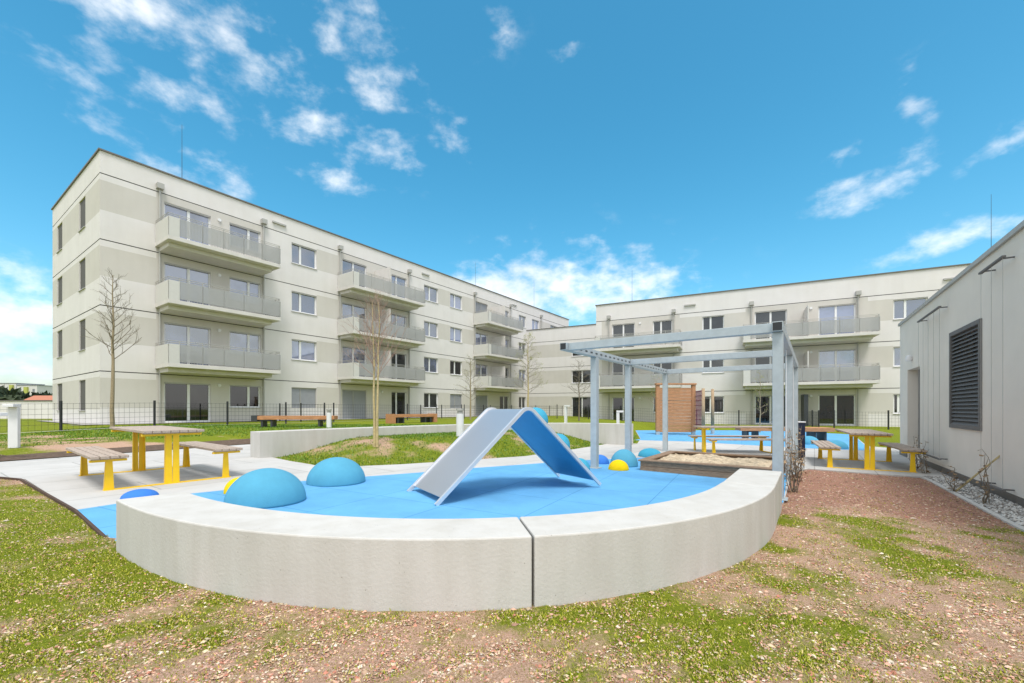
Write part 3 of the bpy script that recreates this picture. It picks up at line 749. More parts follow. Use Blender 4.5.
# pebble strip and its kerb along the utility wall
def utp(t,p): q=UT0+UTD*t+UTN*p; return (q.x,q.y)
strip('gravel_strip',[utp(t,0) for t in (-5,-3,-1,1,3,5.7)],[utp(t,.42) for t in (-5,-3,-1,1,3,5.7)],40,'pebble',.012)
mb=MB()
pk=[utp(t,.455) for t in np.linspace(-5,2.9,30)]
for a,b in zip(pk,pk[1:]):
    q=UTN*.03; A=Vector((*a,gh(*a)+.02)); B=Vector((*b,gh(*b)+.02)); dn=Vector((0,0,-.2))
    mb.hexa([A-q+dn,B-q+dn,B+q+dn,A+q+dn,A-q,B-q,B+q,A+q])
tag(mb.build('kerb','concrete'),'narrow concrete kerb beside the pebble strip at the grey wall','kerb')
def rock(mb,x,y,z,s):
    rx,ry,rz=s*random.uniform(.7,1.3),s*random.uniform(.7,1.3),s*random.uniform(.4,.8); a=random.random()*6
    i=len(mb.v)
    P=[(rx,0,0),(0,ry,0),(-rx,0,0),(0,-ry,0),(0,0,rz),(0,0,-rz)]
    for p in P: mb.v.append((x+p[0]*math.cos(a)-p[1]*math.sin(a)+random.uniform(-.2,.2)*s,y+p[0]*math.sin(a)+p[1]*math.cos(a),z+p[2]))
    for q in ((0,1,4),(1,2,4),(2,3,4),(3,0,4),(1,0,5),(2,1,5),(3,2,5),(0,3,5)): mb.f.append(tuple(i+k for k in q)); mb.m.append(random.randint(0,2))
M['pebble2']=mat('pebble_dark',(.22,.20,.18),.85,var=.3,scale=40); M['pebble3']=mat('pebble_white',(.58,.56,.52),.85,var=.15,scale=40)
mb=MB()
for _ in range(2000):
    t=random.uniform(-3,5.6); p=random.uniform(.03,.41); q=utp(t,p); rock(mb,q[0],q[1],gh(*q)+.02,random.uniform(.015,.04))
o=mb.build('pebbles',['pebble','pebble2','pebble3']); tag(o,'loose pale pebbles along the foot of the grey utility wall','pebbles',kind='stuff')

# ------------------------------------------------------------------ play things
sl=empty('slide',(0,0,0)); tag(sl,'inverted V shaped stainless steel slide with climbing bumps on the blue floor','slide')
s0=G(410.5,491.5); s1=G(431,506.5); s2=G(561,477.8); s3=G(599.4,488)
far_dir=((s2-s0)+(s3-s1)).normalized(); far_dir.z=0; far_dir.normalize(); wd=Vector((far_dir.y,-far_dir.x,0))
ctr=(s0+s1+s2+s3)/4; run=((s2-s0).length+(s3-s1).length)/4; hw=((s1-s0).length+(s3-s2).length)/4*.98
gz=g(ctr.x)+.006; apex=1.12
sl.location=(ctr.x,ctr.y,gz); sl.rotation_euler.z=math.atan2(far_dir.y,far_dir.x)
hA=apex-gz                                               # local: x along, y to the far side is +
def prof(n=9):
    P=[(-run,0.02)]; r=.16; ang=math.atan2(hA,run)
    # rounded ridge between the two straight ramps
    L=math.hypot(run,hA); tl=r*math.tan(ang); cx,cz=0,hA-r/math.cos(ang)
    for k in range(n+1):
        a=math.pi/2+ang-2*ang*k/n; P.append((cx+r*math.cos(a),cz+r*math.sin(a)))
    P.append((run,0.02)); return P
PR=prof()
def ramp(mb,P,y0,y1,th):
    Q=[]
    for i,(x,z) in enumerate(P):
        a=Vector(P[max(0,i-1)]);b=Vector(P[min(len(P)-1,i+1)]); d=(b-a).normalized(); Q.append((x+d.y*th,z-d.x*th))
    for i in range(len(P)-1):
        (x0,z0),(x1,z1)=P[i],P[i+1]; (a0,b0),(a1,b1)=Q[i],Q[i+1]
        mb.face([(x0,y0,z0),(x1,y0,z1),(x1,y1,z1),(x0,y1,z0)]); mb.face([(a0,y1,b0),(a1,y1,b1),(a1,y0,b1),(a0,y0,b0)])
        mb.face([(x0,y0,z0),(a0,y0,b0),(a1,y0,b1),(x1,y0,z1)]); mb.face([(x0,y1,z0),(x1,y1,z1),(a1,y1,b1),(a0,y1,b0)])
    for i in (0,-1):
        mb.face([(P[i][0],y0,P[i][1]),(P[i][0],y1,P[i][1]),(Q[i][0],y1,Q[i][1]),(Q[i][0],y0,Q[i][1])])
mb=MB(); BED=[(-run*.93,hA*.07+.02)]+PR[1:-1]+[(run*.93,hA*.07+.02)]; ramp(mb,[(x,z-.012) for x,z in BED],-hw+.0195,hw-.0195,.012); mb.build('slide_bed','steel',sl)
M['floor_reflection']=mat('blue_floor_reflection',(.05,.35,.60),.35,.3,var=.08,scale=4)  # blue colour imitates the rubber floor mirrored in the steel
mb=MB(); ramp(mb,[(x,z-.0245) for x,z in PR[6:-1]+[BED[-1]]],-hw+.0195,hw-.0195,.004); mb.build('underside_reflection','floor_reflection',sl)  # thin skin added under the right ramp to carry the painted reflection
for sgn in (-1,1):
    mb=MB()
    ramp(mb,[(x,z+.012) for x,z in PR],sgn*hw-.019,sgn*hw+.019,.042); mb.build('side_rail','steel_rim',sl,bevel=.012)
ang=math.atan2(hA,run)
for f_,yy,rr in ((.22,-.22,.185),(.53,-.22,.18),(.84,-.22,.17)):
    mb=MB()
    mb.lathe([(rr*math.cos(t),rr*1.1*math.sin(t)) for t in np.linspace(0,math.pi/2*.97,9)],24)
    o=mb.build('climbing_bump','dome_teal',sl,smooth=True); o.location=(run*f_,yy,hA*(1-f_)+.018); o.rotation_euler=(0,ang,0)

def dome(px,base,half,top,mt,label,d=None,flat=False):
    """dome seen with its front rim at row base, top at row top, half width half"""
    p=G(px,base); 
    dd=d or p.y
    for _ in range(6):
        r=half/F*dd; dd=d or (G(px,base).y+r*.85)
    x=(px-CX)/F*dd; z=g(x)+.006; h=max(.06,EYE-(top-HY)/F*dd-z)
    mb=MB(); n=16
    prof=[(r*1.0,0)]+[(r*math.cos(t),.01+(h-.01)*math.sin(t)) for t in np.linspace(.03,math.pi/2*.985,n)]
    mb.lathe(prof,48)
    o=mb.build('play_dome',mt,None,smooth=True,loc=(x,dd,z-.004)); tag(o,label,'dome','play domes on the blue floor'); return o
dome(266.5,509,36,468,'dome_blue','large light blue rubber dome nearest the curved seat wall')
dome(336.5,486.7,27.5,457,'dome_blue','large light blue rubber dome standing left of the slide')
dome(239,495,13,477,'dome_yellow','small yellow rubber dome half hidden behind the nearest blue dome')
dome(140,501,15,488.8,'dome_dark','low dark blue dome behind the left end of the seat wall')
dome(600,464.3,9,454.5,'dome_dark','small dark blue dome behind the front left pergola post')
dome(624,467.3,13.5,449,'dome_blue','middle sized light blue dome behind the small yellow dome')
dome(618.5,471,10,459.5,'dome_yellow','small yellow dome between pergola post and sandbox')
dome(650,457.5,11.5,448,'dome_teal','teal dome against the left side of the sandbox')
dome(809,444.8,9,435.8,'dome_blue','blue dome just right of the navy bin',)
dome(836,449,10,440,'dome_blue','blue dome seen through the right yellow picnic set')

# pergola
pg=empty('pergola',(.95,7.47,0),math.atan2(u.y,u.x)); tag(pg,'open blue grey steel pergola over the sandbox and blue floor','pergola')
PW=3.114; bt=2.18; bs=.125
def wp(t,y): q=Vector((.95,7.47,0))+u*t-nn*y; return q     # local (t,y) to world
for t,y in ((1.15,0),(3.0,0),(6.0,0),(0.0,-PW),(3.0,-PW),(6.0,-PW)):
    q=wp(t,y); m=MB(); m.box(t-.062,t+.062,y-.062,y+.062,g(q.x),bt-bs-.001 if t>0 else bt-bs-.001)
    m.box(t-.11,t+.11,y-.11,y+.11,g(q.x)+.004,g(q.x)+.018)
    m.build('post','galv',pg,bevel=.006)
for y in (0,-PW):
    m=MB(); m.box(-.14,6.14,y-.0625,y+.0625,bt-bs,bt); o=m.build('side_beam','galv',pg,bevel=.005)
    
    for xa_ in (-.143,6.141): m=MB(); m.box(xa_,xa_+.002,y-.052,y+.052,bt-bs+.01,bt-.01); m.build('end_cap','black',o)
for t in (0.,3.,6.):
    m=MB(); m.box(t-.06,t+.06,-PW+.064,-.064,bt-bs+.002,bt-.002); m.build('cross_beam','galv',pg,bevel=.005)
for y,k in ((0,26),):
    for i in range(k):
        t=.15+i*.225
        m=MB(); m.box(t,t+.09,y-.066,y-.0635,bt-bs*.62,bt-bs*.40); m.build('slot','anthracite',pg)   # mounting slots along the left beam
for t in (1.0,2.0,4.0,5.0):
    q=wp(t,-PW); m=MB(); m.tube((t,-PW,g(q.x)),(t,-PW,bt-bs),.006,n=6); m.build('climbing_wire','frame',pg)

# sandbox
fl=G(640,470.4); sb=empty('sandbox',(fl.x,fl.y,0),math.atan2(-nn.y,-nn.x)+math.pi); tag(sb,'low timber framed sandbox filled with pale sand beneath the pergola','sandbox')
# local x = towards lower right (nn), local y = away (u)
W_,D_=2.25,2.15; zt=.09; zb=-.3
for a in ((0,W_,0,.07),(0,W_,D_-.07,D_),(0,.07,.071,D_-.071),(W_-.07,W_,.071,D_-.071)):
    m=MB(); m.box(a[0],a[1],a[2],a[3],zb,zt-.125); m.box(a[0]+.003,a[1]-.003,a[2]+.003,a[3]-.003,zt-.12,zt-.03); m.build('side_board','wood_old',sb,bevel=.006)
for a in ((-.03,W_+.03,-.03,.15),(-.03,W_+.03,D_-.15,D_+.03),(-.03,.15,.152,D_-.152),(W_-.15,W_+.03,.152,D_-.152)):
    m=MB(); m.box(a[0],a[1],a[2],a[3],zt-.028,zt); m.build('rim_plank','wood_old',sb,bevel=.006)
m=MB(); n=44
Z=[[zt-.055+.05*fbm(i*.09,j*.09,1.6)+.03*fbm(i,j,.47) for j in range(n+1)] for i in range(n+1)]
sx=lambda i:.072+(W_-.144)*i/n
sy=lambda j:.072+(D_-.144)*j/n
for i in range(n):
    for j in range(n): m.face([(sx(i),sy(j),Z[i][j]),(sx(i+1),sy(j),Z[i+1][j]),(sx(i+1),sy(j+1),Z[i+1][j+1]),(sx(i),sy(j+1),Z[i][j+1])])
m.build('sand','sand',sb,smooth=False)

# picnic sets
def picnic(label, cx, cy, ang, seats=1):
    z=g(cx)
    r=empty('picnic_table',(cx,cy,z),ang); tag(r,label,'picnic table','yellow picnic tables')
    def slats(name,y0,y1,n,zt,L):
        m=MB(); w=(y1-y0)/n
        for k in range(n): m.box(-L/2,L/2,y0+k*w+.006,y0+(k+1)*w-.006,zt-.035,zt)
        for x in (-1,1): m.box(x*.98-.05,x*.98+.05,y0+.03,y1-.03,zt-.05,zt-.036)
        return m.build(name,'slat',r,bevel=.004)
    slats('table_top',-.35,.35,7,.756,2.25)
    slats('bench_seat',-.86,-.48,4,.45,2.2); slats('bench_seat',.48,.86,4,.45,2.2)
    for x in (-.98,.98):
        m=MB(); s=-1 if x>0 else 1
        m.box(x-.035,x+.035,-.72,.72,0,.012)
        def plate(yc,w0,w1,h,side):
            t=.01
            # web across and flange along, tapering upwards
            m.hexa([(x-t/2,yc-w0/2,.012),(x+t/2,yc-w0/2,.012),(x+t/2,yc+w0/2,.012),(x-t/2,yc+w0/2,.012),(x-t/2,yc-w1/2,h),(x+t/2,yc-w1/2,h),(x+t/2,yc+w1/2,h),(x-t/2,yc+w1/2,h)])
            d0,d1=w0*.7*s,w1*.7*s
            ye=yc+side*w0/2; yt=yc+side*w1/2
            m.hexa([(x+s*.0051,ye-t/2,.012),(x+d0,ye-t/2,.012),(x+d0,ye+t/2,.012),(x+s*.0051,ye+t/2,.012),(x+s*.0051,yt-t/2,h),(x+d1,yt-t/2,h),(x+d1,yt+t/2,h),(x+s*.0051,yt+t/2,h)])
        plate(-.041,.079,.066,.676,-1); plate(.041,.079,.066,.676,1)
        plate(-.66,.092,.062,.3705,-1); plate(.66,.092,.062,.3705,1)
        m.box(x-.03,x+.03,-.34,.34,.6765,.7055); m.box(x-.03,x+.03,-.85,-.49,.371,.3995); m.box(x-.03,x+.03,.49,.85,.371,.3995)
        m.build('leg_frame','yellow',r)
    return r
picnic('yellow legged picnic table with benches on the paving at the left',-5.57,6.72,math.atan2(-.62,.78))
picnic('yellow legged picnic table with benches beside the grey utility building',7.85,9.72,math.atan2(.85,.5))
picnic('yellow legged picnic table partly hidden behind the sandbox and pergola post',6.35,12.1,math.atan2(-.05,1))

# wooden climbing wall with net and posts
q0=7.05; cf=empty('climbing_wall',(7.95,21,g(8))); tag(cf,'timber climbing wall with rope net and two posts on the far blue floor','climbing frame')
m=MB(); 
for k in range(14):
    z=.12+k*.155; m.box(-.78,.78,-.03+random.uniform(-.012,.008),.03,z,z+.143)
m.build('board_wall','wood_red',cf,bevel=.004)
for x in (-.87,.87):
    m=MB(); m.box(x-.085,x+.085,-.07,.09,.16,2.42); o=m.build('corner_post','wood_red',cf,bevel=.008)
    m=MB(); m.box(x-.08,x+.08,-.06,.08,0,.159); m.build('post_foot','galv',o)
m=MB(); m.box(-.98,.98,-.12,.14,2.422,2.50); m.build('cap_board','wood_red',cf,bevel=.006)
for px,Yp,h in ((703.2,19.9,2.2),(712.6,21.6,2.25)):
    x=(px-CX)/F*Yp-7.95; m=MB(); m.tube((x,Yp-21,.28),(x,Yp-21,h),.085,.07,n=12); o=m.build('round_post','robinia',cf,smooth=True); m=MB(); m.tube((x,Yp-21,0),(x,Yp-21,.28),.09,.09,n=12); m.build('post_foot','galv',o)
m=MB(); xa_,ya_=.96,0; xb_,yb_=(703.2-CX)/F*19.9-7.95-.07,-1.1
for k in range(8):
    f_=k/7; m.tube((xa_+(xb_-xa_)*f_,ya_+(yb_-ya_)*f_,.3),(xa_+(xb_-xa_)*f_,ya_+(yb_-ya_)*f_,2.1),.016,n=6)
for k in range(9):
    z=.3+k*.225; m.tube((xa_,ya_,z),(xb_,yb_,z),.016,n=6)
m.build('rope_net','rope',cf)

# plank benches on dark feet
def plank_bench(label,x,y,ang,L=2.8,Dp=.5,z=None,h=.45):
    z=gh(x,y) if z is None else z
    r=empty('bench',(x,y,z),ang); tag(r,label,'bench','long plank benches')
    m=MB(); n=4; w=Dp/n
    for k in range(n): m.box(-L/2+.0,L/2,-Dp/2+k*w+.005,-Dp/2+(k+1)*w-.005,h-.15,h)
    m.build('seat','wood_red',r,bevel=.006)
    for s in (-1,1):
        m=MB(); m.box(s*L*.36-.22,s*L*.36-.14,-Dp*.4,Dp*.4,0,h-.151); m.box(s*L*.36+.14,s*L*.36+.22,-Dp*.4,Dp*.4,0,h-.151); m.box(s*L*.36-.139,s*L*.36+.139,-Dp*.4,Dp*.4,h-.2,h-.151)
        m.build('foot','anthracite',r,bevel=.005)
    return r
bA=plank_bench('long reddish plank bench on the lawn behind the left end of the retaining wall',-8.6,17.3,R(6),3.0,.5)
bB=plank_bench('reddish plank bench set at an angle on the lawn near the second young tree',-5.2,22.6,R(52),2.5,.5)
bC=plank_bench('wide plank bench at the far blue floor behind the navy bin',10.9,17.4,R(-14),3.3,.9,z=-.2,h=.52)
for b_,s_ in ((bA,-1),(bB,-1),(bB,1)):
    L=1.52 if b_ is bA else 1.37; m=MB(); m.box(s_*L-.11,s_*L+.11,-.27,.27,0 if b_ is bB else .25,.47); m.build('end_block','wood_red' if b_ is bB else 'anthracite',b_,bevel=.006)

# navy bin
p=G(796.5,457.7); r=empty('litter_bin',p); tag(r,'tall navy blue box bin behind the right pergola posts','bin')
m=MB(); m.box(-.12,.12,-.16,.16,.03,.90); m.build('body','navy',r,bevel=.01); m=MB(); m.box(-.13,.13,-.17,.17,.902,.935); m.build('lid','white',r,bevel=.006); m=MB(); m.box(-.09,.09,-.12,.12,0,.029); m.build('base','anthracite',r)

# lamps: flat bollards with an overhanging head, and round ones
def flat_bollard(label,x,y,ang,h=1.0,w=.17):
    r=empty('bollard_lamp',(x,y,max(gh(x,y),g(x) if abs(x)<30 else -9)-.0),ang); tag(r,label,'bollard lamp','pale flat bollard lamps')
    m=MB(); m.box(-.05,.05,-w/2,w/2,0,h-.07); m.build('post','white',r,bevel=.008)
    m=MB(); m.box(-.05,.20,-w/2-.01,w/2+.01,h-.069,h); m.build('lamp_head','white',r,bevel=.008)
flat_bollard('white flat bollard lamp with overhanging head left of the yellow picnic table',-11.35,9.85,R(-70))
flat_bollard('white flat bollard lamp cut off by the left edge, nearest the dark path',-10.47,8.72,R(5),.95,.14)
p=G(618,441.7); flat_bollard('slim pale bollard lamp beside the right end of the retaining wall',p.x,p.y,R(-20),.98,.12)
flat_bollard('pale bollard lamp on the lawn behind the middle of the retaining wall',2.55,20.5,R(-30),.9,.16)
def round_bollard(label,x,y,r_=.1,h=.8):
    r=empty('bollard_lamp',(x,y,gh(x,y))); tag(r,label,'bollard lamp','pale round bollard lamps')
    m=MB(); m.tube((0,0,0),(0,0,h-.14),r_,r_,n=20); m.build('post','white',r); m=MB(); m.tube((0,0,h-.139),(0,0,h-.06),r_*.75,r_*.75,n=20); m.tube((0,0,h-.059),(0,0,h),r_*1.08,r_*1.08,n=20); m.build('lamp_head','steel_grey',r)
round_bollard('pale round bollard lamp beside the long bench on the left lawn',(329-CX)/F*16.6,16.6,.09,.72)
round_bollard('pale round bollard lamp on the grassy mound left of the slide',(460-CX)/F*11.6,11.6,.1,.75)

# ------------------------------------------------------------------ fences
def fence(label,pts,h=1.0,sp=2.5,zf=None):
    zf=zf or gh
    r=empty('mesh_fence',(*pts[0],0)); tag(r,label,'fence','dark wire mesh fences'); ox,oy=pts[0]
    mw=MB(); posts=[]
    for a,b in zip(pts,pts[1:]):
        L=math.hypot(b[0]-a[0],b[1]-a[1]); n=max(1,round(L/sp))
        for k in range(n+(b is pts[-1] or b==pts[-1])): 
            f=k/n; posts.append((a[0]+(b[0]-a[0])*f,a[1]+(b[1]-a[1])*f))
        ze=lambda f:zf(a[0]+(b[0]-a[0])*f,a[1]+(b[1]-a[1])*f)
        for k in range(n):
            f0,f1=k/n,(k+1)/n; z0,z1=ze(f0),ze(f1)
            P0=Vector((a[0]+(b[0]-a[0])*f0-ox,a[1]+(b[1]-a[1])*f0-oy,0)); P1=Vector((a[0]+(b[0]-a[0])*f1-ox,a[1]+(b[1]-a[1])*f1-oy,0))
            for i in range(6):
                zz=.06+(h-.1)*i/5; mw.tube((*P0.xy,z0+zz),(*P1.xy,z1+zz),.005,n=4,cap=False)
            for i in range(1,17):
                q=P0.lerp(P1,i/17); z=z0+(z1-z0)*i/17; mw.tube((*q.xy,z+.05),(*q.xy,z+h-.02),.004,n=3,cap=False)
    mw.build('wire_mesh','black',r)
    for p in posts:
        m=MB(); z=zf(*p); m.box(p[0]-ox-.028,p[0]-ox+.028,p[1]-oy-.03,p[1]-oy+.03,z-.05,z+h+.06); m.build('fence_post','black',r)
def f1(t,p): q=O1+D1*t+nn*p; return (q.x,q.y)
fence('long dark wire mesh garden fence in front of the left apartment block',[f1(-7.22,5.1),f1(34.38,5.1)],sp=2.6)
for t,lab in ((7.9,'short dark mesh fence dividing gardens behind the long plank bench'),(19.2,'short dark mesh fence dividing gardens right of the second young tree'),(25.4,'short dark mesh fence dividing gardens below the third balcony stack')):
    fence(lab,[f1(t,.3),f1(t,5.0)],sp=2.3)
def f2(t,p): q=O2+R2*t+N2*p; return (q.x,q.y)
fence('dark wire mesh garden fence in front of the right apartment block',[f2(-4,5.0),f2(30,5.0)])
fence('short dark mesh fence dividing gardens beside the navy bin',[f2(tB2(806),.3),f2(tB2(806),4.9)],sp=2.3)
# light kerb lines at the lawn: foot of the fence and around the left block
for nm,A,B in (('kerb',[f1(t,5.35) for t in range(-9,35,2)],[f1(t,5.23) for t in range(-9,35,2)]),):
    strip('kerb',A,B,60,'concrete',.035)
strip('gravel_strip',[f1(t,.02) for t in range(-1,46,2)],[f1(t,.6) for t in range(-1,46,2)],40,'pebble',.03)
strip('gravel_strip',[tuple((O1-D1*.02-nn*s).xy) for s in (-.6,2,5,8,11)],[tuple((O1-D1*.6-nn*s).xy) for s in (-.6,2,5,8,11)],30,'pebble',.034)

# ------------------------------------------------------------------ trees
def branch(mb,p,d,L,r,lv,spread,up,tips,kids=4,seg=3):
    pts=[p]; dd=d.copy()
    for k in range(seg):
        dd=(dd+Vector((random.gauss(0,.09),random.gauss(0,.09),up*.10+random.gauss(0,.05)))).normalized(); pts.append(pts[-1]+dd*L/seg)
    for k in range(seg):
        mb.tube(pts[k],pts[k+1],r*(1-.55*k/seg),r*(1-.55*(k+1)/seg),n=6 if lv>1 else 4,cap=False)
    tips.append(pts[-1])
    if lv<=0: return
    for k in range(kids):
        f=.25+.75*(k+random.random()*.6)/kids; i=min(seg-1,int(f*seg)); q=pts[i].lerp(pts[i+1],f*seg-i) if f<1 else pts[-1]
        a=random.uniform(0,6.28); side=dd.orthogonal().normalized(); side=Matrix.Rotation(a,3,dd)@side
        nd=(dd*math.cos(spread)+side*math.sin(spread)).normalized()
        branch(mb,q,nd,L*random.uniform(.42,.62),r*.55,lv-1,spread,up,tips,kids,seg)
def young_tree(label,x,y,z,h,crown0,rt,width,bark,twig,n=16,stems=1,stake=False,buds=0,lean=0.,thin=1.,up=.6):
    r=empty('young_tree',(x,y,z)); tag(r,label,'tree','young bare trees')
    mb=MB(); cr=MB(); tips=[]
    for s in range(stems):
        bx=(s-(stems-1)/2)*.06; P=[Vector((bx,0,0))]; N=9
        for k in range(1,N+1):
            f=k/N; P.append(Vector((bx+lean*f*h+ (s-(stems-1)/2)*.10*f*f+random.gauss(0,.012),random.gauss(0,.012),h*.93*f)))
        for k in range(N): mb.tube(P[k],P[k+1],rt*(1-.85*k/N),rt*(1-.85*(k+1)/N),n=9,cap=False)
        for k in range(n//stems):
            f=crown0+(1-crown0)*(k+.3*random.random())/(n//stems); i=min(N-1,int(f*N)); q=P[i].lerp(P[i+1],f*N-i)
            a=k*2.4+random.random()+s; e=R(22)+up*.5
            el=random.uniform(.35,.75)*up+.12
            d=Vector((math.cos(a)*math.cos(el),math.sin(a)*math.cos(el),math.sin(el)))
            L=width*(1.05-.75*(f-crown0)/(1-crown0))*random.uniform(.75,1.1)
            branch(cr,q,d,L,rt*.30*thin*(1.15-f*.6),2,.62,up,tips,3)
    mb.build('trunk',bark,r,smooth=True)
    cr.build('crown',twig,r)
    if buds:
        b=MB()
        for t in tips:
            for _ in range(buds):
                c=t+Vector((random.gauss(0,.06),random.gauss(0,.06),random.gauss(0,.06))); a=random.random()*6; s=random.uniform(.02,.045)
                b.face([c,c+Vector((math.cos(a)*s,math.sin(a)*s,s*.6)),c+Vector((-math.sin(a)*s*.6,math.cos(a)*s*.6,s))])
        b.build('buds','bud',r)
    if stake:
        m=MB(); m.tube((.16,-.05,-.1),(.13,-.03,1.9),.03,.028,n=8); m.box(-.02,.16,-.06,-.02,1.5,1.56); m.build('stake','bark_pale',r)
def at(px,d): return ((px-CX)/F*d,d)
x,y=at(112.5,17.2); young_tree('tall bare young tree with spreading twigs by the left corner of the long block',x,y,gh(x,y),6.5,.44,.08,1.15,'bark','bark_grey',29,up=.85,thin=.75)
x,y=at(375.8,9.6); young_tree('bare twin stemmed young tree with pale bark on the grassy mound',x,y,gh(x,y),3.5,.46,.034,.95,'bark_pale','twig_red',44,stems=2,stake=False,up=1.3,thin=.85)
x,y=at(470.5,29); young_tree('thin bare young tree in front of the third balcony stack',x,y,gh(x,y),4.5,.3,.06,1.0,'bark','bark_grey',26,buds=1,thin=.8)
x,y=at(528,30); young_tree('young tree with first yellowish buds at the corner of the set back wing',x,y,gh(x,y),6.3,.3,.07,1.1,'bark_pale','bark_grey',30,buds=4,thin=.8)
x,y=at(579,26); young_tree('small bare young tree before the wing, left of the front pergola post',x,y,gh(x,y),3.9,.4,.05,.9,'bark_grey','bark_grey',28,thin=.8)
x,y=at(657,25.5); young_tree('spindly reddish young tree just left of the timber climbing wall',x,y,gh(x,y),3.3,.4,.04,.8,'bark','twig_red',14,buds=1)
x,y=at(760,23); young_tree('spindly young tree in front of the right block near the pergola post',x,y,gh(x,y),3.6,.3,.04,.45,'bark','bark',12,buds=1)

def shrub(name,label,x,y,z,h,n,sp,leaf,cat='climbing plant',group='dry climbing plants',stick=None):
    r=empty(name,(x,y,z)); tag(r,label,cat,group); m=MB(); lf=MB()
    for k in range(n):
        a=random.random()*6.28; b=random.uniform(0,sp*.4); p=Vector((math.cos(a)*b,math.sin(a)*b,0)); hh=h*random.uniform(.5,1.05); N=6
        tgt=Vector((math.cos(a)*sp*random.uniform(.3,1),math.sin(a)*sp*random.uniform(.3,1),hh))
        for i in range(N):
            q=p+(tgt-p)*(1/(N-i))+Vector((random.gauss(0,.025),random.gauss(0,.025),random.gauss(0,.015))); m.tube(p,q,.007*(1-i/N*.6),.006*(1-(i+1)/N*.6),n=5,cap=False); 
            for _ in range(leaf):
                c=p.lerp(q,random.random())+Vector((random.gauss(0,.02),random.gauss(0,.02),0)); t=random.random()*6; s=random.uniform(.02,.05)
                lf.face([c,c+Vector((math.cos(t)*s,math.sin(t)*s,random.uniform(-.4,.6)*s)),c+Vector((math.cos(t+.7)*s*1.2,math.sin(t+.7)*s*1.2,random.uniform(-.8,.4)*s)),c+Vector((math.cos(t+1.3)*s*.7,math.sin(t+1.3)*s*.7,-.3*s))])
            p=q
    m.build('stems','bark_grey',r)
    if leaf: lf.build('leaves','dryleaf',r)
    if stick:
        m=MB(); m.tube((0,0,0),stick,.014,.010,n=7); m.build('support_stick','bark_pale',r)
for px,d,h,lab in ((793,6.3,.95,'dry brown climber beside the front right pergola post'),(797,7.4,.95,'dry brown climber between the right pergola posts'),(799,8.6,.8,'dry brown climber at the second right pergola post, farthest back')):
    x,y=at(px,d); shrub('climbing_plant',lab,x,y,gh(x,y),h,9,.2,2)
for t,p,h,lab,st,lf in ((4.1,.3,.75,'small leafless climber under the five wires nearest the doorway',None,2),(3.3,.3,.85,'small leafless climber under the five wires, right of its twin',None,2),
                   (.95,.42,.5,'bare climber tied to a long leaning stick by the pebble strip',(.42,-.6,.95),1),(-.05,.36,.75,'sparse climber under the three wires near the right edge',None,1)):
    q=utp(t,p); shrub('climbing_plant',lab,q[0],q[1],gh(*q),h,5,.13,lf,stick=st)

# ------------------------------------------------------------------ far surroundings at the left
bw=empty('boundary_wall',(-46,31.5,0)); tag(bw,'long beige boundary wall behind the lawn at the far left','wall')
m=MB(); m.box(0,19,0,.3,.1,1.62); m.build('wall_face','plaster',bw); m=MB(); m.box(-.05,19.05,-.05,.35,1.622,1.70); m.build('wall_cap','coping',bw); m=MB(); m.box(0,19,-.03,-.003,0,.42); m.build('wall_base','slab',bw)
def far_block(label,px0,px1,d,ytop,stripe):
    x0,x1=(px0-CX)/F*d,(px1-CX)/F*d; h=EYE+(HY-ytop)/F*d; w=x1-x0
    r=empty('apartment_block',(x0,d,0)); tag(r,label,'building','distant apartment blocks')
    m=MB(); m.box(0,w,0,14,0,h); m.build('wall','farwhite',r); m=MB(); m.box(-.2,w+.2,-.2,14.2,h,h+.3); m.build('roof','fargrey',r)
    n=max(3,int(w/3.4)); fl=int(h/3)
    for k in range(n):
        xw=(k+.5)*w/n
        if k%3==stripe: m=MB(); m.box(xw-.9,xw+.9,-.9,-.02,2,h-.8); m.build('balcony_stack','farlime' if stripe else 'fargrey',r)
        else:
            m=MB()
            for f_ in range(fl): m.box(xw-.6,xw+.6,-.04,-.01,1+f_*3,2.5+f_*3)
            m.build('window','fargrey',r)
far_block('distant white apartment block with lime balconies farthest left',-20,16,230,383.5,1)
far_block('distant white apartment block with lime stripes in the middle of the far row',17,37,225,385.5,1)
far_block('distant white apartment block with a dark stair tower near the building corner',38.5,60,235,386.5,0)
def bush(label,px,d,w,h,z=0):
    x=(px-CX)/F*d; r=empty('tree',(x,d,z)); tag(r,label,'tree','distant dark trees'); m=MB(); m.tube((0,0,0),(0,0,h*.5),.25,.15,n=6); m.build('trunk','bark_grey',r)
    m=MB()
    for _ in range(420):
        a,b=random.random()*6.28,random.uniform(-.5,1.4); rr=random.uniform(.5,1)**.5; bump_=.8+.3*math.sin(a*3+d)
        c=Vector((math.cos(a)*math.cos(b)*w*rr*bump_,math.sin(a)*math.cos(b)*w*rr*.6,h*.55+math.sin(b)*h*.45*rr)); s=w*.16
        v=[c+Vector((random.gauss(0,s),random.gauss(0,s),random.gauss(0,s))) for _ in range(3)]; m.face(v)
    m.build('crown','fartree',r)
bush('dark distant tree left of the red roofed house',4,118,7.,4.6); bush('wide dark distant tree next to the leftmost white block',-8,110,7,5.2); bush('dark distant tree between the far blocks',29,120,4,4.2); bush('dark distant tree close to the corner of the long block',44,122,4.5,5.0); bush('dark distant tree right of the red roofed house',50,118,4,4)
r=empty('house',((33-CX)/F*95,95,0)); tag(r,'low house with red brown roof beyond the boundary wall','house')
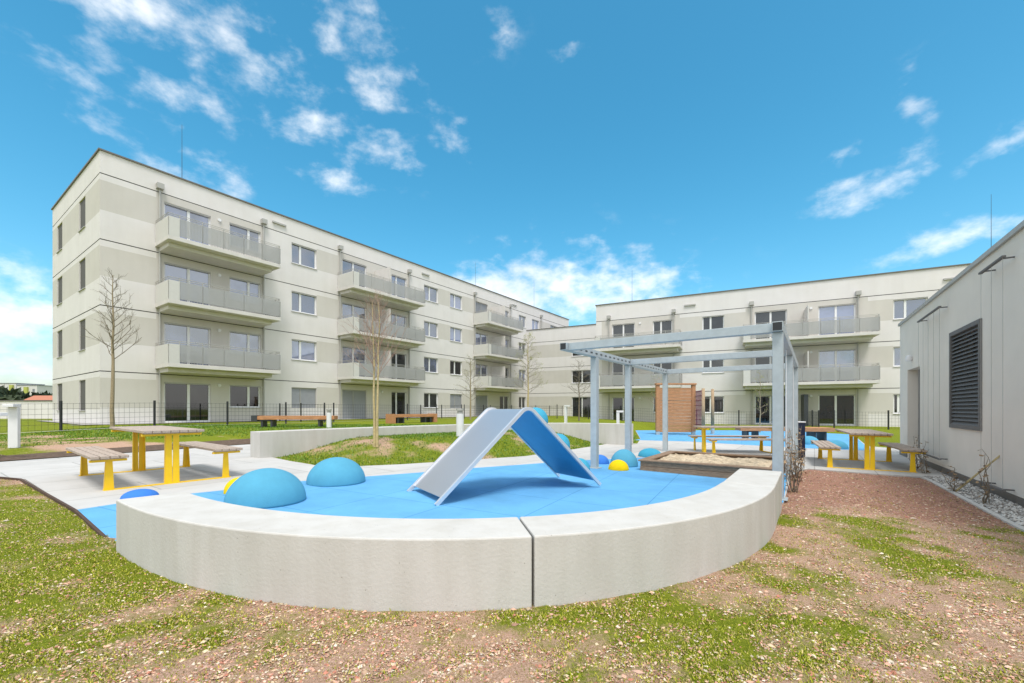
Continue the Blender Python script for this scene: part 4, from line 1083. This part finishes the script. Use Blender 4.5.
m=MB(); m.box(-3.5,3.5,0,6,0,2.1); m.build('wall','farwhite',r); m=MB(); m.hexa([(-3.9,-.4,2.1),(3.9,-.4,2.1),(3.9,6.4,2.1),(-3.9,6.4,2.1),(-3,2.9,4.1),(3,2.9,4.1),(3,3.1,4.1),(-3,3.1,4.1)]); m.build('roof','farroof',r)

# ------------------------------------------------------------------ ground cover near the camera: stones and grass
def rand_spots(n, region, dens):
    out=[]
    while len(out)<n:
        d=region[2]*(region[3]/region[2])**random.random(); k=random.uniform(region[0],region[1])
        x,y=k*d,d
        out.append((x,y))
    return np.array(out)
def scatter_fields(n,k0,k1,d0,d1):
    d=d0*(d1/d0)**(rng.random(n)**1.15); k=rng.uniform(k0,k1,n); return k*d,d
UTP=np.array([tuple((UT0+UTD*t+UTN*p).xy) for t,p in ((-6,.46),(6,.46),(6,-9),(-6,-9))])
def lawn_only(x,y):
    dd=poly_dist(x,y,PV); rr=np.hypot(x-CC[0],y-CC[1]); a=np.arctan2(y-CC[1],x-CC[0])
    wall=((rr<RO-3.55+np.polyval(FIT,a)+.004)&(rr>RI-.1)&(a>A0-.02)&(a<A2+.02))|(poly_dist(x,y,np.array(END))<.004)
    return (dd>.01)&~wall&(poly_dist(x,y,UTP)>.03)
def mesh_np(name,V,Fc,tone,mt,label,cat):
    me=bpy.data.meshes.new(name); me.vertices.add(len(V)); me.vertices.foreach_set('co',V.ravel().astype(np.float32))
    k=Fc.shape[1]; me.loops.add(Fc.size); me.loops.foreach_set('vertex_index',Fc.ravel().astype(np.int32)); me.polygons.add(len(Fc))
    me.polygons.foreach_set('loop_start',np.arange(0,Fc.size,k,dtype=np.int32)); me.polygons.foreach_set('loop_total',np.full(len(Fc),k,np.int32))
    me.update(calc_edges=True)
    a=me.color_attributes.new('tone','FLOAT_COLOR','POINT'); a.data.foreach_set('color',np.concatenate([tone,np.ones((len(tone),1))],1).ravel().astype(np.float32))
    me.materials.append(M[mt]); o=bpy.data.objects.new(name,me); COL.objects.link(o); return tag(o,label,cat,kind='stuff')
# stones
x,y=scatter_fields(190000,-1.28,1.28,1.2,9.5); ok=lawn_only(x,y)&(y<9.3); x,y=x[ok],y[ok]
P=np.array([patch(a,b) for a,b in zip(x,y)]); keep=rng.random(len(x))<np.clip(1.15-1.0*np.clip(P[:,0],0,1),.12,1); x,y,P=x[keep],y[keep],P[keep]
z=ground(x,y); n=len(x); s=rng.lognormal(math.log(.0046),.38,n)*(.8+.05*y)*(1+.5*P[:,1])
base=np.array([(1,0,0),(0,1,0),(-1,0,0),(0,-1,0),(0,0,.7),(0,0,-.5)],float)
ang=rng.random(n)*6.28; ca,sa=np.cos(ang),np.sin(ang)
B=base[None]*(s[:,None,None]*rng.uniform(.6,1.4,(n,6,3))*np.array([1.25,.85,.8]))
V=np.stack([B[...,0]*ca[:,None]-B[...,1]*sa[:,None],B[...,0]*sa[:,None]+B[...,1]*ca[:,None],B[...,2]],-1)+np.stack([x,y,z+s*.25],-1)[:,None]
fc=np.array([(0,1,4),(1,2,4),(2,3,4),(3,0,4)]); Fc=(fc[None]+6*np.arange(n)[:,None,None]).reshape(-1,3)
pal=np.array([(.70,.50,.36),(.70,.42,.33),(.72,.60,.44),(.82,.73,.63),(.46,.30,.19),(.62,.27,.20),(.64,.38,.30),(.76,.52,.43)]); pm=np.array([(.46,.28,.21),(.52,.33,.25),(.34,.20,.14),(.60,.43,.34),(.56,.37,.30),(.68,.56,.47),(.40,.25,.18),(.50,.29,.22)])
ci=rng.integers(0,8,n); col=np.where((rng.random(n)<P[:,1])[:,None],pm[ci],pal[ci])*rng.uniform(.40,1.05,(n,1))*np.array([1,.96,.88])
mesh_np('gravel',V.reshape(-1,3),Fc,np.repeat(col,6,0),'stones','pinkish and straw coloured gravel mixed into the thin front lawn','gravel')
# blades
x,y=scatter_fields(520000,-1.28,1.28,1.2,10.5); ok=lawn_only(x,y); x,y=x[ok],y[ok]
P=np.array([patch(a,b) for a,b in zip(x,y)]); 
fine=np.array([fbm(a,b,7.,2) for a,b in zip(x,y)])
keep=rng.random(len(x))<np.clip((P[:,0]+.5*fine-.20)*1.5,.16,1); x,y,P=x[keep],y[keep],P[keep]
def blades(x,y,hmu,wid,nm,label,dark=1.):
    z=ground(x,y); n=len(x); h=rng.lognormal(math.log(hmu),.35,n); w=wid*rng.uniform(.7,1.4,n)*(1+.12*y); a=rng.random(n)*6.28; b=a+rng.uniform(.6,2.5,n); ln=h*rng.uniform(.3,1.1,n)
    c=np.stack([x,y,z],-1); wv=np.stack([np.cos(a)*w,np.sin(a)*w,np.zeros(n)],-1); lv=np.stack([np.cos(b)*ln,np.sin(b)*ln,h],-1)
    V=np.stack([c-wv,c+wv,c+lv*.55+wv*.6+np.array([0,0,.15])*h[:,None],c+lv],1).reshape(-1,3); Fc=np.array([0,1,2,3])[None]+4*np.arange(n)[:,None]
    pal=np.array([(.13,.19,.012),(.20,.26,.014),(.30,.33,.02),(.40,.39,.04),(.50,.44,.11),(.58,.46,.22)])
    pr=np.array([.13,.18,.22,.22,.15,.10]); ci=rng.choice(6,n,p=pr); tone=pal[ci]*rng.uniform(.75,1.25,(n,1))*np.array([dark**1.8,dark**.75,dark])
    mesh_np(nm,V,Fc,np.repeat(tone,4,0),'blades',label,'grass')
blades(x,y,.0075,.0019,'grass','short patchy young grass growing through the front gravel')
# mound and rear lawn grass
n=170000; x=rng.uniform(-16,6,n); y=rng.uniform(8,20,n); inm=poly_dist(x,y,MOUND)<-.05; rear=(y>13.6)&(poly_dist(x,y,PV)>.1)|((x<-7.5)&(poly_dist(x,y,PV)>1.5))
ok=(inm&(rng.random(n)<1))|(rear&(rng.random(n)<.5)); ok&=(poly_dist(x,y,PV)>.03)
x,y=x[ok],y[ok]; P=np.array([patch(a,b) for a,b in zip(x,y)]); keep=rng.random(len(x))<np.clip((P[:,0]-.2)*1.5,.1,1)
blades(x[keep],y[keep],.028,.0032,'grass','short green grass on the mound and the rear lawn',.55)

# ------------------------------------------------------------------ sky, sun, camera
SUN_EL,SUN_AZ=R(64),R(172)          # azimuth measured clockwise from +Y: behind and right of the camera
w=bpy.data.worlds.new('World'); SC.world=w; w.use_nodes=True; n=w.node_tree.nodes; l=w.node_tree.links
bg=n['Background']; sky=n.new('ShaderNodeTexSky'); sky.sky_type='NISHITA'; sky.sun_disc=False; sky.sun_elevation=SUN_EL; sky.sun_rotation=SUN_AZ
sky.air_density=1.; sky.dust_density=1.7; sky.ozone_density=2.5; sky.altitude=200
hs=n.new('ShaderNodeHueSaturation'); hs.inputs['Saturation'].default_value=1.35; hs.inputs['Hue'].default_value=.472; hs.inputs['Value'].default_value=1.
l.new(sky.outputs[0],hs.inputs['Color'])
tc=n.new('ShaderNodeTexCoord')
def math_(op,a,b=None,c=None):
    m=n.new('ShaderNodeMath'); m.operation=op
    for i,v in enumerate((a,b,c)):
        if v is None: continue
        if isinstance(v,(int,float)): m.inputs[i].default_value=v
        else: l.new(v,m.inputs[i])
    return m.outputs[0]
def vmath(op,a,b):
    m=n.new('ShaderNodeVectorMath'); m.operation=op
    for i,v in enumerate((a,b)):
        if isinstance(v,tuple): m.inputs[i].default_value=v
        else: l.new(v,m.inputs[i])
    return m.outputs['Value'] if op in('LENGTH','DOT_PRODUCT') else m.outputs['Vector']
def wnoise(vec,s,d,r,dist=0.):
    x=n.new('ShaderNodeTexNoise'); x.inputs['Scale'].default_value=s; x.inputs['Detail'].default_value=d; x.inputs['Roughness'].default_value=r; x.inputs['Distortion'].default_value=dist
    l.new(vec,x.inputs['Vector']); return x.outputs['Fac']
dirv=tc.outputs['Generated']
wob=n.new('ShaderNodeTexNoise'); wob.inputs['Scale'].default_value=5; wob.inputs['Detail'].default_value=5; l.new(dirv,wob.inputs['Vector'])
wv=vmath('SUBTRACT',wob.outputs['Color'],(.5,.5,.5)); wv=vmath('MULTIPLY',wv,(.09,.09,.07)); dw=vmath('ADD',dirv,wv)
CL=[(150,5,110,24,1.0),(125,62,48,20,.5),(160,85,55,18,.62),(108,112,34,13,.5),(262,30,32,30,.5),(350,32,45,20,.62),(385,95,36,22,.72),(335,130,48,19,.74),(365,155,34,17,.74),(345,186,30,12,.6),(455,135,24,18,.4),(210,170,38,17,.6),
    (500,296,50,24,1.15),(555,292,70,28,1.3),(610,298,55,24,1.15),(655,306,40,18,.9),(492,18,14,22,.4),(20,312,45,40,1.15),(0,345,70,35,1.),(880,182,36,18,.8),(845,193,22,8,.5),(918,98,14,20,.65),(985,152,19,13,.7),(1018,143,13,12,.65),(960,243,38,15,.8),(845,150,14,14,.35),(565,55,14,9,.4)]
acc=None
for px,py,sx,sy,amp in CL:
    v=Vector(((px-CX)/F,1,(HY-py)/F)); L=v.length; c=v/L
    rt=Vector((c.y,-c.x,0)).normalized(); up=rt.cross(c)
    q=vmath('SUBTRACT',dw,tuple(c)); 
    a=vmath('DOT_PRODUCT',q,tuple(rt*(F*L/sx*1.0))); b=vmath('DOT_PRODUCT',q,tuple(up*(F*L/sy)))
    f_=vmath('DOT_PRODUCT',dirv,tuple(c))
    r2=math_('ADD',math_('MULTIPLY',a,a),math_('MULTIPLY',b,b))
    e=math_('MULTIPLY',math_('POWER',2.718,math_('MULTIPLY',r2,-.55)),amp)
    e=math_('MULTIPLY',e,math_('GREATER_THAN',f_,.3))
    acc=e if acc is None else math_('MAXIMUM',acc,e)
mpn=n.new('ShaderNodeMapping'); mpn.inputs['Scale'].default_value=(1,1,1.7); l.new(dirv,mpn.inputs['Vector'])
fb=wnoise(mpn.outputs['Vector'],15,10,.57,.05)
# extra clouds added outside the view to whiten and lift the ambient light
fb2=wnoise(mpn.outputs['Vector'],2.6,8,.6,.3)
sepx=n.new('ShaderNodeSeparateXYZ'); l.new(dirv,sepx.inputs[0])
behind=n.new('ShaderNodeMapRange'); behind.inputs['From Min'].default_value=.42; behind.inputs['From Max'].default_value=0.; l.new(sepx.outputs['Y'],behind.inputs['Value'])
def rng_(v,a,b):
    m=n.new('ShaderNodeMapRange'); m.inputs['From Min'].default_value=a; m.inputs['From Max'].default_value=b; l.new(v,m.inputs['Value']); return m.outputs[0]
side=rng_(math_('ABSOLUTE',sepx.outputs['X']),.79,.90); high=rng_(sepx.outputs['Z'],.70,.84)
fill_clouds=math_('MULTIPLY',math_('MAXIMUM',math_('MAXIMUM',behind.outputs[0],side),high),math_('MULTIPLY_ADD',fb2,3.0,.2))
acc=math_('MAXIMUM',acc,fill_clouds)
den=math_('ADD',math_('MULTIPLY',acc,.75),math_('MULTIPLY_ADD',fb,2.0,-1.13))
mr=n.new('ShaderNodeMapRange'); mr.interpolation_type='SMOOTHSTEP'; mr.inputs['From Min'].default_value=.08; mr.inputs['From Max'].default_value=1.05; l.new(den,mr.inputs['Value'])
fac=math_('MULTIPLY',mr.outputs[0],math_('MINIMUM',math_('MULTIPLY',acc,4.),1.)); fac=math_('MULTIPLY',fac,.78)
ccol=n.new('ShaderNodeValToRGB'); ccol.color_ramp.elements[0].position=.35; ccol.color_ramp.elements[0].color=(.80,.81,.84,1); ccol.color_ramp.elements[1].position=.6; ccol.color_ramp.elements[1].color=(1,.985,.96,1)
l.new(wnoise(dirv,7,6,.6),ccol.inputs['Fac'])
cm=vmath('SCALE',ccol.outputs['Color'],(0,0,0)); cm.node.inputs['Scale'].default_value=6.5
mx=n.new('ShaderNodeMix'); mx.data_type='RGBA'; l.new(fac,mx.inputs['Factor']); l.new(hs.outputs['Color'],mx.inputs['A']); l.new(cm,mx.inputs['B'])
l.new(mx.outputs['Result'],bg.inputs['Color']); bg.inputs['Strength'].default_value=.13

sd=bpy.data.lights.new('sun','SUN'); sd.energy=1.7; sd.angle=R(18); sd.color=(1,.965,.92); so=bpy.data.objects.new('sun',sd); COL.objects.link(so)
sv=Vector((math.sin(SUN_AZ)*math.cos(SUN_EL),math.cos(SUN_AZ)*math.cos(SUN_EL),math.sin(SUN_EL))); so.rotation_euler=sv.to_track_quat('Z','Y').to_euler(); so.location=sv*60

cd=bpy.data.cameras.new('camera'); cam=bpy.data.objects.new('camera',cd); COL.objects.link(cam); SC.camera=cam
cam.location=(0,0,EYE); cam.rotation_euler=(R(90),0,0); cd.sensor_width=36; cd.lens=F/1024*36; cd.shift_y=(HY-341.5)/1024; cd.clip_start=.05; cd.clip_end=6000
SC.view_settings.view_transform='Standard'; SC.view_settings.look='None'; SC.view_settings.exposure=.80; SC.view_settings.gamma=1
SC.render.resolution_x=1024; SC.render.resolution_y=683
